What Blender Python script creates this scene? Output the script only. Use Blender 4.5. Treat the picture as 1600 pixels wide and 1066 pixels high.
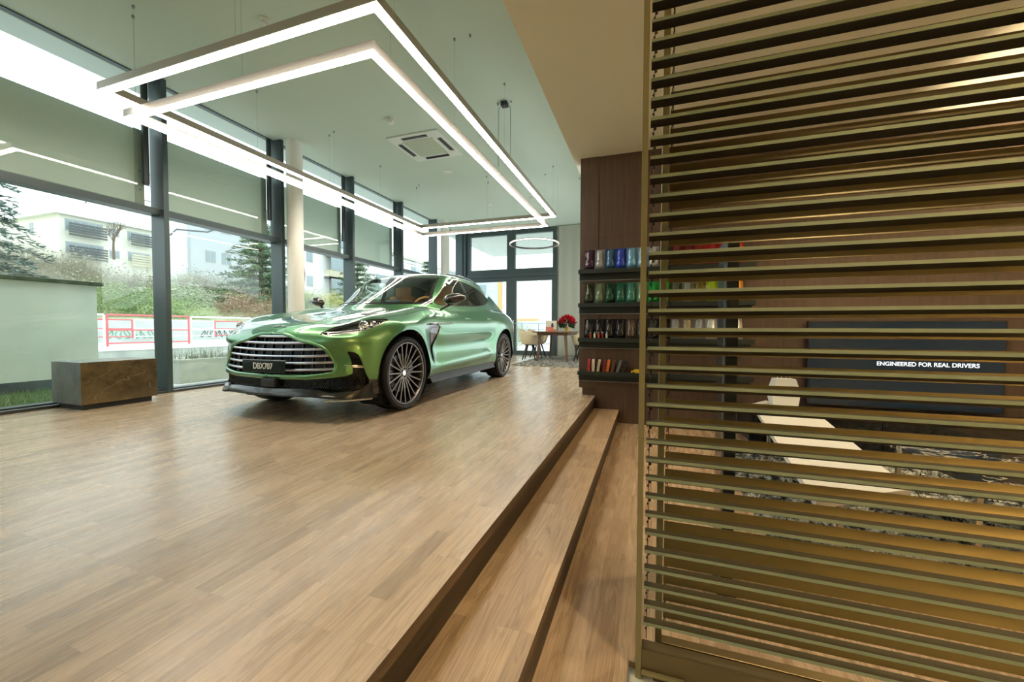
import bpy, bmesh, math, random
import numpy as np
from mathutils import Vector, Matrix, noise
for o in list(bpy.data.objects): bpy.data.objects.remove(o)
SC = bpy.context.scene
COL = SC.collection
R = math.radians
PI = math.pi

# ------------------------------------------------------------------ camera
cam_d = bpy.data.cameras.new('camera'); cam = bpy.data.objects.new('camera', cam_d); COL.objects.link(cam)
yaw, pitch, roll = R(-19.028), R(-1.838), R(.194)
fwd = Vector((math.sin(yaw)*math.cos(pitch), math.cos(yaw)*math.cos(pitch), math.sin(pitch)))
rgt = Vector((math.cos(yaw), -math.sin(yaw), 0)); upv = rgt.cross(fwd)
r2 = rgt*math.cos(roll) + upv*math.sin(roll); u2 = upv*math.cos(roll) - rgt*math.sin(roll)
M = Matrix((r2, u2, -fwd)).transposed().to_4x4(); M.translation = Vector((0, 0, 1.2))
cam.matrix_world = M
cam_d.sensor_width = 36; cam_d.lens = 36*620.28/1600; cam_d.clip_start = .05; cam_d.clip_end = 400
SC.camera = cam

# ------------------------------------------------------------------ world, exposure
w = bpy.data.worlds.new('sky'); SC.world = w; w.use_nodes = True
nt = w.node_tree; bg = nt.nodes['Background']
tc = nt.nodes.new('ShaderNodeTexCoord'); nz = nt.nodes.new('ShaderNodeTexNoise'); cr = nt.nodes.new('ShaderNodeValToRGB')
nz.inputs['Scale'].default_value = 1.6; nz.inputs['Detail'].default_value = 4
nt.links.new(tc.outputs['Generated'], nz.inputs['Vector']); nt.links.new(nz.outputs['Fac'], cr.inputs['Fac'])
cr.color_ramp.elements[0].position = .3; cr.color_ramp.elements[0].color = (.80, .88, .92, 1)
cr.color_ramp.elements[1].position = .7; cr.color_ramp.elements[1].color = (.90, .97, 1.0, 1)
nt.links.new(cr.outputs['Color'], bg.inputs['Color']); bg.inputs['Strength'].default_value = 2.1
SC.view_settings.view_transform = 'Standard'; SC.view_settings.look = 'None'
SC.view_settings.gamma = 1; SC.view_settings.use_curve_mapping = False
SC.view_settings.exposure = 0.52
SC.cycles.diffuse_bounces = 8; SC.cycles.transparent_max_bounces = 32; SC.cycles.max_bounces = 16

def lamp(name, kind, loc, energy, color, rot=(0,0,0), **k):
    d = bpy.data.lights.new(name, kind); d.energy = energy; d.color = color
    for a, b in k.items(): setattr(d, a, b)
    o = bpy.data.objects.new(name, d); o.location = loc; o.rotation_euler = rot; COL.objects.link(o)
    return o
def aim(o, target):
    o.rotation_euler = (Vector(target)-Vector(o.location)).to_track_quat('-Z', 'Y').to_euler()
# ------------------------------------------------------------------ helpers
def mat(name, color=(.5,.5,.5), rough=.5, metal=0., coat=0., emit=None, estr=0., spec=None, sheen=0.):
    m = bpy.data.materials.new(name); m.use_nodes = True
    b = m.node_tree.nodes['Principled BSDF']
    b.inputs['Base Color'].default_value = (*color, 1); b.inputs['Roughness'].default_value = rough
    b.inputs['Metallic'].default_value = metal
    if coat: b.inputs['Coat Weight'].default_value = coat; b.inputs['Coat Roughness'].default_value = .03
    if spec is not None: b.inputs['Specular IOR Level'].default_value = spec
    if emit: b.inputs['Emission Color'].default_value = (*emit, 1); b.inputs['Emission Strength'].default_value = estr
    if sheen: b.inputs['Sheen Weight'].default_value = sheen
    return m
def nodes(m): return m.node_tree.nodes, m.node_tree.links, m.node_tree.nodes['Principled BSDF']
def noisy(m, c1, c2, scale=(5,5,5), detail=6, lo=.35, hi=.65, bump=0., rough=None, dist=0.):
    N, L, b = nodes(m)
    t = N.new('ShaderNodeTexCoord'); mp = N.new('ShaderNodeMapping'); mp.inputs['Scale'].default_value = scale
    n = N.new('ShaderNodeTexNoise'); n.inputs['Scale'].default_value = 1; n.inputs['Detail'].default_value = detail
    n.inputs['Distortion'].default_value = dist
    r = N.new('ShaderNodeValToRGB'); r.color_ramp.elements[0].position = lo; r.color_ramp.elements[1].position = hi
    r.color_ramp.elements[0].color = (*c1, 1); r.color_ramp.elements[1].color = (*c2, 1)
    L.new(t.outputs['Object'], mp.inputs['Vector']); L.new(mp.outputs[0], n.inputs['Vector'])
    L.new(n.outputs['Fac'], r.inputs['Fac']); L.new(r.outputs['Color'], b.inputs['Base Color'])
    if bump:
        bp = N.new('ShaderNodeBump'); bp.inputs['Strength'].default_value = bump; bp.inputs['Distance'].default_value = .01
        L.new(n.outputs['Fac'], bp.inputs['Height']); L.new(bp.outputs[0], b.inputs['Normal'])
    return m
def thin_glass(name, tint=(1,1,1), ior=1.5, rough=0., extra=0.):
    m = bpy.data.materials.new(name); m.use_nodes = True; N, L = m.node_tree.nodes, m.node_tree.links
    N.remove(N['Principled BSDF']); out = N['Material Output']
    tr = N.new('ShaderNodeBsdfTransparent'); tr.inputs[0].default_value = (*tint, 1)
    gl = N.new('ShaderNodeBsdfGlossy'); gl.inputs['Roughness'].default_value = rough
    fr = N.new('ShaderNodeFresnel'); ge = N.new('ShaderNodeNewGeometry'); mr = N.new('ShaderNodeMapRange')
    mr.inputs['To Min'].default_value = ior; mr.inputs['To Max'].default_value = 1/ior
    L.new(ge.outputs['Backfacing'], mr.inputs['Value']); L.new(mr.outputs[0], fr.inputs[0])
    mx = N.new('ShaderNodeMixShader')
    if extra:
        ad = N.new('ShaderNodeMath'); ad.operation = 'ADD'; ad.use_clamp = True; ad.inputs[1].default_value = extra
        L.new(fr.outputs[0], ad.inputs[0]); L.new(ad.outputs[0], mx.inputs[0])
    else: L.new(fr.outputs[0], mx.inputs[0])
    L.new(tr.outputs[0], mx.inputs[1]); L.new(gl.outputs[0], mx.inputs[2])
    L.new(mx.outputs[0], out.inputs['Surface'])
    return m

def link(name, me, m=None, parent=None, label=None, smooth=False):
    o = bpy.data.objects.new(name, me); COL.objects.link(o)
    if m is not None:
        for x in (m if isinstance(m, (list, tuple)) else [m]): me.materials.append(x)
    if parent is not None: o.parent = parent
    if label: o['label'] = label
    if smooth:
        me.polygons.foreach_set('use_smooth', [True]*len(me.polygons))
    return o
def tag(o, label, cat, group=None, kind=None):
    o['label'] = label; o['category'] = cat
    if group: o['group'] = group
    if kind: o['kind'] = kind
    return o
def struct(o): o['kind'] = 'structure'; return o
def empty(name, loc, rz=0., label=None, cat=None, group=None):
    o = bpy.data.objects.new(name, None); COL.objects.link(o); o.location = loc; o.rotation_euler = (0, 0, rz)
    o.empty_display_size = .1
    if label: tag(o, label, cat, group)
    return o
def copy_tree(o, parent=None):
    c = o.copy(); COL.objects.link(c)
    if parent is not None: c.parent = parent
    for ch in list(o.children): copy_tree(ch, c)
    return c

class MB:
    """collects shapes, builds one mesh"""
    def __init__(s): s.v = []; s.f = []; s.mi = []; s.cur = 0
    def add(s, vs, fs):
        n = len(s.v); s.v += [tuple(p) for p in vs]; s.f += [tuple(i+n for i in f) for f in fs]; s.mi += [s.cur]*len(fs)
        return s
    def box(s, x0, y0, z0, x1, y1, z1, bev=0.):
        if bev <= 0:
            vs = [(x0,y0,z0),(x1,y0,z0),(x1,y1,z0),(x0,y1,z0),(x0,y0,z1),(x1,y0,z1),(x1,y1,z1),(x0,y1,z1)]
            return s.add(vs, [(0,3,2,1),(4,5,6,7),(0,1,5,4),(1,2,6,5),(2,3,7,6),(3,0,4,7)])
        bm = bmesh.new(); bmesh.ops.create_cube(bm, size=1)
        for v in bm.verts: v.co = Vector(((x0+x1)/2+v.co.x*(x1-x0), (y0+y1)/2+v.co.y*(y1-y0), (z0+z1)/2+v.co.z*(z1-z0)))
        bmesh.ops.bevel(bm, geom=bm.edges[:], offset=bev, segments=2, affect='EDGES', profile=.6)
        s.bm(bm); return s
    def bm(s, bm):
        bm.verts.index_update(); s.add([v.co[:] for v in bm.verts], [[v.index for v in f.verts] for f in bm.faces]); bm.free(); return s
    def quad(s, a, b, c, d): return s.add([a,b,c,d], [(0,1,2,3)])
    def prism(s, poly, axis, a, b):
        """poly: 2D points, extruded along axis from a to b. axis x:(y,z) y:(x,z) z:(x,y)"""
        n = len(poly)
        def P(p, t): return {'x': (t,p[0],p[1]), 'y': (p[0],t,p[1]), 'z': (p[0],p[1],t)}[axis]
        vs = [P(p,a) for p in poly]+[P(p,b) for p in poly]
        fs = [tuple(range(n))[::-1], tuple(range(n,2*n))]+[(i,(i+1)%n,n+(i+1)%n,n+i) for i in range(n)]
        return s.add(vs, fs)
    def tube(s, pts, r, n=8, cap=True, closed=False):
        pts = [Vector(p) for p in pts]; m = len(pts); rr = r if isinstance(r, (list,tuple)) else [r]*m
        vs = []; prev = None
        for i, p in enumerate(pts):
            if closed: t = pts[(i+1)%m]-pts[i-1]
            else: t = (pts[min(i+1,m-1)]-pts[max(i-1,0)])
            t.normalize()
            if prev is None:
                a = Vector((0,0,1)) if abs(t.z) < .9 else Vector((1,0,0)); x = t.cross(a).normalized()
            else: x = (prev - t*prev.dot(t)).normalized()
            prev = x; y = t.cross(x)
            for k in range(n):
                a = 2*PI*k/n; vs.append(p + (x*math.cos(a)+y*math.sin(a))*rr[i])
        fs = []
        for i in range(m if closed else m-1):
            j = (i+1) % m
            for k in range(n): fs.append((i*n+k, i*n+(k+1)%n, j*n+(k+1)%n, j*n+k))
        if cap and not closed: fs += [tuple(range(n))[::-1], tuple(range((m-1)*n, m*n))]
        return s.add(vs, fs)
    def lathe(s, prof, c=(0,0,0), axis='z', n=32, a0=0, a1=2*PI):
        """prof: (radius, height) list"""
        vs = []; m = len(prof); full = abs(a1-a0-2*PI) < 1e-6; k = n if full else n+1
        for i in range(k):
            a = a0+(a1-a0)*i/n; ca, sa = math.cos(a), math.sin(a)
            for r, h in prof:
                p = {'z': (r*ca, r*sa, h), 'x': (h, r*ca, r*sa), 'y': (r*sa, h, r*ca)}[axis]
                vs.append((c[0]+p[0], c[1]+p[1], c[2]+p[2]))
        fs = []
        for i in range(n):
            j = (i+1) % k
            for q in range(m-1): fs.append((i*m+q, j*m+q, j*m+q+1, i*m+q+1))
        return s.add(vs, fs)
    def ball(s, c, r, sc=(1,1,1), u=16, v=10):
        prof = [(math.sin(PI*i/v), -math.cos(PI*i/v)) for i in range(v+1)]
        vs = []
        for i in range(u):
            a = 2*PI*i/u
            for q, h in prof: vs.append((c[0]+r*sc[0]*q*math.cos(a), c[1]+r*sc[1]*q*math.sin(a), c[2]+r*sc[2]*h))
        m = v+1; fs = [(i*m+q, ((i+1)%u)*m+q, ((i+1)%u)*m+q+1, i*m+q+1) for i in range(u) for q in range(v)]
        return s.add(vs, fs)
    def me(s, name='m'):
        me = bpy.data.meshes.new(name); me.from_pydata([tuple(v) for v in s.v], [], s.f); me.update()
        if any(s.mi): me.polygons.foreach_set('material_index', s.mi)
        return me
    def build(s, name, m, parent=None, label=None, smooth=False, fix=True, loc=None):
        me = s.me(name)
        if fix:
            b = bmesh.new(); b.from_mesh(me); bmesh.ops.remove_doubles(b, verts=b.verts, dist=1e-6)
            bmesh.ops.recalc_face_normals(b, faces=b.faces); b.to_mesh(me); b.free()
        o = link(name, me, m, parent, label, smooth)
        if smooth == 'auto':
            b = bmesh.new(); b.from_mesh(me)
            for e in b.edges:
                if len(e.link_faces) == 2 and e.calc_face_angle(0) > R(35): e.smooth = False
            b.to_mesh(me); b.free()
        if loc is not None: o.location = loc
        return o
def text_mesh(s, size, ext, name='text', wide=1.):
    c = bpy.data.curves.new(name, 'FONT'); c.body = s; c.size = size; c.extrude = ext; c.offset = size*.012; c.align_x = 'CENTER'; c.align_y = 'CENTER'
    o = bpy.data.objects.new('tmp', c); COL.objects.link(o)
    dg = bpy.context.evaluated_depsgraph_get(); me = bpy.data.meshes.new_from_object(o.evaluated_get(dg))
    bpy.data.objects.remove(o)
    for v in me.vertices: v.co.x *= wide
    return me
# ------------------------------------------------------------------ materials of the room
def wood_floor(name, ang=0., light=(.56,.44,.315), dark=(.37,.28,.19), bw=.44, bh=.071, rough=.25):
    m = mat(name, rough=rough); N, L, b = nodes(m)
    t = N.new('ShaderNodeTexCoord'); mp = N.new('ShaderNodeMapping'); mp.inputs['Rotation'].default_value = (0,0,ang)
    L.new(t.outputs['Object'], mp.inputs['Vector'])
    br = N.new('ShaderNodeTexBrick'); br.inputs['Scale'].default_value = 1; br.inputs['Brick Width'].default_value = bw; br.inputs['Row Height'].default_value = bh
    br.inputs['Mortar Size'].default_value = .0005; br.inputs['Mortar Smooth'].default_value = .3; br.offset = .37; br.offset_frequency = 3
    br.inputs['Color1'].default_value = (0,0,0,1); br.inputs['Color2'].default_value = (1,1,1,1); br.inputs['Mortar'].default_value = (.3,.3,.3,1)
    L.new(mp.outputs[0], br.inputs['Vector'])
    # per plank offset feeds the grain
    g = N.new('ShaderNodeMapping'); g.inputs['Scale'].default_value = (1.1, 16, 1); L.new(mp.outputs[0], g.inputs['Vector'])
    add = N.new('ShaderNodeVectorMath'); add.operation = 'ADD'; sc = N.new('ShaderNodeVectorMath'); sc.operation = 'SCALE'; sc.inputs['Scale'].default_value = 13.7
    L.new(br.outputs['Color'], sc.inputs[0]); L.new(g.outputs[0], add.inputs[0]); L.new(sc.outputs[0], add.inputs[1])
    n1 = N.new('ShaderNodeTexNoise'); n1.inputs['Scale'].default_value = 1.0; n1.inputs['Detail'].default_value = 5; n1.inputs['Distortion'].default_value = 1.1
    L.new(add.outputs[0], n1.inputs['Vector'])
    # cathedral rings
    wv = N.new('ShaderNodeMath'); wv.operation = 'MULTIPLY'; wv.inputs[1].default_value = 34; L.new(n1.outputs['Fac'], wv.inputs[0])
    sn = N.new('ShaderNodeMath'); sn.operation = 'SINE'; L.new(wv.outputs[0], sn.inputs[0])
    rr = N.new('ShaderNodeValToRGB'); rr.color_ramp.elements[0].position = .55; rr.color_ramp.elements[0].color = (1,1,1,1); rr.color_ramp.elements[1].position = 1; rr.color_ramp.elements[1].color = (.60,.54,.46,1)
    L.new(sn.outputs[0], rr.inputs['Fac'])
    n2 = N.new('ShaderNodeTexNoise'); n2.inputs['Scale'].default_value = 1; n2.inputs['Detail'].default_value = 4
    g2 = N.new('ShaderNodeMapping'); g2.inputs['Scale'].default_value = (6, 150, 1); L.new(mp.outputs[0], g2.inputs['Vector']); L.new(g2.outputs[0], n2.inputs['Vector'])
    n3 = N.new('ShaderNodeTexNoise'); n3.inputs['Scale'].default_value = 2.2; n3.inputs['Detail'].default_value = 3; L.new(mp.outputs[0], n3.inputs['Vector'])
    c = N.new('ShaderNodeValToRGB'); c.color_ramp.elements[0].color = (*dark,1); c.color_ramp.elements[1].color = (*light,1); c.color_ramp.elements[0].position = .05; c.color_ramp.elements[1].position = .95
    mid = c.color_ramp.elements.new(.5); mid.color = ((dark[0]+light[0])*.53, (dark[1]+light[1])*.515, (dark[2]+light[2])*.49, 1)
    mixf = N.new('ShaderNodeMath'); mixf.operation = 'MULTIPLY_ADD'; mixf.inputs[1].default_value = .35
    s3 = N.new('ShaderNodeMath'); s3.operation = 'MULTIPLY'; s3.inputs[1].default_value = .65
    L.new(br.outputs['Color'], s3.inputs[0]); L.new(n3.outputs['Fac'], mixf.inputs[0]); L.new(s3.outputs[0], mixf.inputs[2]); L.new(mixf.outputs[0], c.inputs['Fac'])
    m1 = N.new('ShaderNodeMix'); m1.data_type = 'RGBA'; m1.blend_type = 'MULTIPLY'; m1.inputs[0].default_value = .5
    L.new(c.outputs['Color'], m1.inputs[6]); L.new(rr.outputs['Color'], m1.inputs[7])
    r2_ = N.new('ShaderNodeValToRGB'); r2_.color_ramp.elements[0].position = .35; r2_.color_ramp.elements[0].color = (.78,.76,.74,1); r2_.color_ramp.elements[1].position = .6; r2_.color_ramp.elements[1].color = (1.05,1.03,1,1)
    L.new(n2.outputs['Fac'], r2_.inputs['Fac'])
    m2 = N.new('ShaderNodeMix'); m2.data_type = 'RGBA'; m2.blend_type = 'MULTIPLY'; m2.inputs[0].default_value = .7
    L.new(m1.outputs[2], m2.inputs[6]); L.new(r2_.outputs['Color'], m2.inputs[7])
    m3 = N.new('ShaderNodeMix'); m3.data_type = 'RGBA'; m3.blend_type = 'MULTIPLY'
    L.new(br.outputs['Fac'], m3.inputs[0]); L.new(m2.outputs[2], m3.inputs[6]); m3.inputs[7].default_value = (.55,.5,.45,1)
    L.new(m3.outputs[2], b.inputs['Base Color'])
    bp = N.new('ShaderNodeBump'); bp.inputs['Strength'].default_value = .12; bp.inputs['Distance'].default_value = .002; L.new(n2.outputs['Fac'], bp.inputs['Height']); L.new(bp.outputs[0], b.inputs['Normal'])
    ra = N.new('ShaderNodeMapRange'); ra.inputs['To Min'].default_value = rough-.07; ra.inputs['To Max'].default_value = rough+.12; L.new(n1.outputs['Fac'], ra.inputs['Value']); L.new(ra.outputs[0], b.inputs['Roughness'])
    return m
OAK = wood_floor('oak floor', R(90))
OAKS = wood_floor('oak stair treads', R(90), light=(.50,.365,.22), dark=(.33,.23,.135), bw=.42, bh=.10, rough=.40)
OAKL = wood_floor('oak lower floor', R(90), light=(.50,.37,.24), dark=(.36,.25,.155), bw=.42, bh=.10)
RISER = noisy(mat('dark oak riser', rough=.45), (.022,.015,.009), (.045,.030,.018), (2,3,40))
CEILM = noisy(mat('pale green ceiling paint', rough=.9), (.53,.62,.53), (.555,.64,.55), (.6,.6,.6), 2)
SOFM = noisy(mat('beige ceiling paint', rough=.9), (.74,.70,.57), (.76,.72,.59), (.6,.6,.6), 2)
WALLM = noisy(mat('grey green plaster', rough=.85), (.40,.41,.35), (.44,.45,.385), (1,1,.4), 3)
def veneer(name, c1, c2, rough=.42):
    m = mat(name, rough=rough); N, L, b = nodes(m)
    t = N.new('ShaderNodeTexCoord'); mp = N.new('ShaderNodeMapping'); mp.inputs['Scale'].default_value = (26, 26, 1.6)
    n = N.new('ShaderNodeTexNoise'); n.inputs['Scale'].default_value = 1; n.inputs['Detail'].default_value = 6; n.inputs['Distortion'].default_value = .6
    n2 = N.new('ShaderNodeTexNoise'); n2.inputs['Scale'].default_value = 1.3; n2.inputs['Detail'].default_value = 3
    r = N.new('ShaderNodeValToRGB'); r.color_ramp.elements[0].position = .3; r.color_ramp.elements[1].position = .7
    r.color_ramp.elements[0].color = (*c1,1); r.color_ramp.elements[1].color = (*c2,1)
    L.new(t.outputs['Object'], mp.inputs['Vector']); L.new(mp.outputs[0], n.inputs['Vector']); L.new(t.outputs['Object'], n2.inputs['Vector'])
    mx = N.new('ShaderNodeMix'); mx.inputs[0].default_value = .45; L.new(n.outputs['Fac'], mx.inputs[2]); L.new(n2.outputs['Fac'], mx.inputs[3])
    L.new(mx.outputs[0], r.inputs['Fac']); L.new(r.outputs['Color'], b.inputs['Base Color'])
    return m
VENEER = veneer('dark smoked oak veneer', (.060,.036,.026), (.125,.078,.055))
CONC = noisy(mat('pale screed', rough=.5), (.55,.56,.50), (.64,.64,.57), (1.5,1.5,1.5), 8)
FRAME = mat('anthracite window frame', (.060,.082,.088), .40, .25)
FRAMEG = mat('grey aluminium', (.30,.32,.33), .35, .6)
GLASS = thin_glass('window glass', (.93,.975,.955), 1.5)
SILLM = mat('dark sill', (.05,.055,.055), .4)
COLM = noisy(mat('white column plaster', rough=.7), (.74,.72,.66), (.78,.76,.70), (2,2,1), 2)

# ------------------------------------------------------------------ shell of the room
PZ = .33
NOSE = noisy(mat('dark tread edge', rough=.5), (.075,.048,.026), (.13,.085,.048), (30,2,30))  # darker than the tread tops
def slab(*a):
    q = MB().box(*a).build('floor', [a_ for a_ in SLABM])
    for p_ in q.data.polygons: p_.material_index = 0 if p_.normal.z > .7 else 1
    return struct(q)
SLABM = (OAK, NOSE)
o = slab(-6.2, -3.5, PZ-.045, -.646, 12.35, PZ); o['label'] = 'raised wooden platform'
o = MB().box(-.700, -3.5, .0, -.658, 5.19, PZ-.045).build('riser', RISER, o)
o = struct(MB().box(-6.3, -3.5, -.1, -.70, 12.5, PZ-.045).build('floor', mat('plinth concrete', (.25,.25,.24), .8)))
SLABM = (OAKS, NOSE)
stp = slab(-.658, -3.5, .127, -.348, 5.19, .167); stp['label'] = 'wooden step'
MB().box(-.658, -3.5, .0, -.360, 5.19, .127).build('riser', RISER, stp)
struct(MB().box(-.360, -3.5, -.03, -.053, 5.19, 0).build('floor', OAKL))['label'] = 'wooden strip at the foot of the steps'
struct(MB().box(-.053, 1.46, -.03, 4.4, 5.19, 0).build('floor', OAKL))['label'] = 'wooden floor behind the louvred screen'
struct(MB().box(-.053, -3.5, -.06, 4.4, 1.46, -.022).build('floor', CONC))['label'] = 'pale screed floor'
struct(MB().box(-.055, -3.5, -.03, -.046, 1.42, .0).build('trim_1', FRAMEG))
struct(MB().box(-6.3, -3.5, 4.42, -.95, 12.6, 4.6).build('ceiling', CEILM))
struct(MB().box(-.95, -3.5, 3.38, 4.6, 12.6, 4.6).build('ceiling', SOFM))['label'] = 'lower beige ceiling'
# dark panelled partition with the shelves (cut out at its foot over the platform)
wl = MB()
wl.box(-.858, 5.18, PZ+.10, -.628, 5.42, 3.38); wl.box(-.82, 5.22, PZ, -.660, 5.42, PZ+.10); wl.box(-.660, 5.19, PZ-.05, -.628, 5.42, PZ+.10)
wl.box(-.628, 5.19, -.03, 4.4, 5.42, 3.38); wl.box(-.770, 5.20, -.03, -.628, 5.42, PZ-.045)
wp = struct(wl.build('wall_centre', VENEER)); wp['label'] = 'dark wood partition with display ledges'
jm = mat('panel joint', (.015,.010,.008), .7); ml = MB()
for x in (.62, 1.42, 3.43): ml.box(x-.0012, 5.1885, 0, x+.0012, 5.191, 3.38)
ml.box(-.858, 5.179, 2.36, -.628, 5.181, 2.3620); ml.box(-.628, 5.189, 2.36, 4.4, 5.191, 2.362)
ml.build('panel_joints', jm, wp)
struct(MB().box(4.4, -3.5, -.1, 4.6, 5.42, 3.38).build('wall_right', SOFM))
struct(MB().box(-6.3, -3.7, -.1, 4.6, -3.5, 4.6).build('wall_behind', WALLM))
# back wall with the glazed corner and the double door
BY = 12.35
wb = MB(); wb.box(-2.76, BY, PZ, -.6, BY+.25, 4.42)
wb = struct(wb.build('wall_back', WALLM)); wb['label'] = 'grey green wall beside the glazed doors'
# curtain-like soft folds
cu = MB(); n = 90; pts = []
for i in range(n+1):
    x = -2.70+2.05*i/n; pts.append((x, BY-.05+.008*math.sin(i*.42)+.010*math.sin(i*.17)))
for i in range(n):
    a, b = pts[i], pts[i+1]; cu.quad((a[0],a[1],PZ+.02),(b[0],b[1],PZ+.02),(b[0],b[1],4.40),(a[0],a[1],4.40))
for i in range(n):
    a, b = pts[i], pts[i+1]; cu.quad((a[0],a[1]+.004,PZ+.02),(b[0],b[1]+.004,PZ+.02),(b[0],b[1]+.004,4.40),(a[0],a[1]+.004,4.40))
tag(cu.build('curtain', mat('grey green curtain', (.42,.425,.36), .9), smooth=True), 'floor-length grey green curtain hanging beside the glazed doors', 'curtain')
def fbox(mb, x0, x1, z0, z1, y0=BY-.02, y1=BY+.10): mb.box(x0, y0, z0, x1, y1, z1)
def glazed(name, x0, x1, z0, z1, t, y=BY, lab=None):
    """framed pane in the back wall"""
    w_ = MB(); fbox(w_, x0, x0+t, z0, z1); fbox(w_, x1-t, x1, z0, z1); fbox(w_, x0+t, x1-t, z0, z0+t); fbox(w_, x0+t, x1-t, z1-t, z1)
    f = struct(w_.build(name, FRAME)); 
    if lab: f['label'] = lab
    MB().box(x0+t, y+.03, z0+t, x1-t, y+.036, z1-t).build('pane', GLASS, f); return f
glazed('window_8', -5.90, -4.30, 3.00, 4.40, .14, lab='left transom window over the doors')
glazed('window_9', -4.30, -2.76, 3.00, 4.40, .14, lab='right transom window over the doors')
struct(MB().box(-5.90, BY-.05, 2.88, -2.76, BY+.12, 3.00).build('trim_2', FRAME))
def door(name, x0, x1, hx, hs):
    d = MB(); fbox(d, x0, x0+.17, PZ, 2.88); fbox(d, x1-.17, x1, PZ, 2.88); fbox(d, x0+.17, x1-.17, PZ, PZ+.14); fbox(d, x0+.17, x1-.17, 2.74, 2.88)
    f = struct(d.build(name, FRAME)); MB().box(x0+.17, BY+.03, PZ+.14, x1-.17, BY+.036, 2.74).build('pane', GLASS, f)
    h = MB(); h.box(hx-.02, BY-.03, 1.22, hx+.02, BY-.02, 1.47, .004); h.tube([(hx,BY-.03,1.36),(hx,BY-.075,1.36),(hx+hs*.12,BY-.08,1.36)], .011, 8); h.build('door_handle', BRIGHTM, f, smooth='auto')
    c = MB(); c.box(x1-.06 if hs > 0 else x0+.02, BY-.035, 2.89, x1-.01 if hs > 0 else x0+.07, BY-.02, 2.95, .004); c.build('door_closer', BRIGHTM, f)
    return f
BRIGHTM = mat('brushed steel', (.65,.66,.67), .25, 1)
door('door_1', -5.90, -4.29, -4.375, 1); door('door_2', -4.29, -2.76, -4.205, 1)
# window facade on the left
GX = -6.20
yb = [-3.53, -1.775, -.02, 1.735, 3.49, 5.25, 6.99, 8.78, 10.50, 12.25]
for k in range(len(yb)-1):
    y0, y1 = yb[k]+.03, yb[k+1]-.03
    f = MB()
    f.box(GX-.05, y0, PZ-.02, GX+.10, y1, PZ+.045); f.box(GX-.05, y0, 4.405, GX+.03, y1, 4.42)
    f.box(GX-.05, y0, 2.665, GX+.13, y1, 2.745)
    fr = struct(f.build('window_%d' % (k+1) if k < 6 else 'window_%d' % (k+4), FRAME))
    fr['label'] = 'tall facade window bay'
    MB().box(GX-.004, y0, PZ+.045, GX+.004, y1, 2.665).build('pane', GLASS, fr)
    MB().box(GX-.004, y0, 2.745, GX+.004, y1, 4.405).build('pane', GLASS, fr)
    MB().box(GX+.10, y0, PZ+.0, GX+.20, y1, PZ+.03).build('sill', SILLM, fr)
for k, y in enumerate(yb):
    struct(MB().box(GX-.06, y-.03, PZ, GX+.20, y+.03, 4.42, .003).build('trim_%d' % (k+3), FRAME))['label'] = 'anthracite mullion'
struct(MB().box(GX-.06, 12.26, PZ, -5.90, BY+.1, 4.42).build('trim_20', FRAME))
struct(MB().box(GX-.03, 11.50, PZ, GX+.06, 11.55, 4.42).build('trim_21', FRAME))
# round columns
for i, (x, y, r) in enumerate(((-5.86, 5.37, .13), (-5.86, 10.76, .13))):
    c = MB(); c.lathe([(r,PZ),(r,4.42)], (x,y,0), 'z', 48); c = c.build('column', COLM, smooth=True)
    tag(c, ['white round column behind the car beside the windows', 'white round column in the far glazed corner'][i], 'column', 'round columns')

# ------------------------------------------------------------------ exterior soffit and screens
CANM = noisy(mat('canopy underside', rough=.85), (.66,.70,.68), (.70,.74,.72), (.5,.5,.5), 2)
struct(MB().box(-6.72, -5, 4.425, -6.3, 16.8, 4.62).build('trim_30', CANM))['label'] = 'outside canopy'
struct(MB().box(-6.3, 12.6, 4.425, 4.6, 16.8, 4.62).build('trim_31', CANM))['label'] = 'outside canopy'
AWN = noisy(mat('grey green awning panel', rough=.35), (.62,.67,.65), (.66,.71,.69), (1,.4,.4), 2)
ARMM = mat('dark awning arm', (.05,.06,.062), .4, .4)
labs = ['grey green panel outside the upper glass of the leftmost window bay, above the bench', 'grey green panel outside the upper glass between the first two mullions from the left',
        'grey green panel outside the upper glass just right of the white column', 'grey green panel outside the upper glass farthest along, above the windscreen of the car']
for k in range(4):
    y0, y1 = yb[3+k]+.03, yb[4+k]-.10
    e = empty('awning_panel', (GX-.06, (y0+y1)/2, 2.80), 0, labs[k], 'panel', 'awning panels outside the upper windows')
    h = (y1-y0)/2
    MB().box(-.006, -h, 0, .0, h, .94).build('panel_sheet', AWN, e)
    f = MB(); f.box(-.012, h-.10, -.01, .004, h, .95); f.build('panel_edge', mat('pale grey bracket', (.42,.47,.44), .4) if k == 0 else bpy.data.materials['pale grey bracket'], e)
    f = MB(); f.box(-.02, -h, -.02, .006, h, .0); f.build('bottom_rail', FRAMEG, e)
    for z in (.18, .42): MB().lathe([(0,.012),(.008,.010),(.008,0)], (.0, h-.05, z), 'x', 8).build('screw', BRIGHTM, e)
    b = MB(); b.box(-.025, -.035, 0, .025, .035, 1.37, .02)
    b = b.build('chain_box', ARMM, smooth='auto'); b.location = (GX+.05, yb[4+k]-.135, 3.03)
    tag(b, ['dark upright bar with rounded foot beside the first mullion from the left', 'dark upright bar with rounded foot beside the second mullion from the left', 'dark upright bar with rounded foot beside the third mullion from the left', 'dark upright bar with rounded foot beside the fourth mullion from the left'][k], 'window fitting', 'dark bars beside the mullions')
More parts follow.
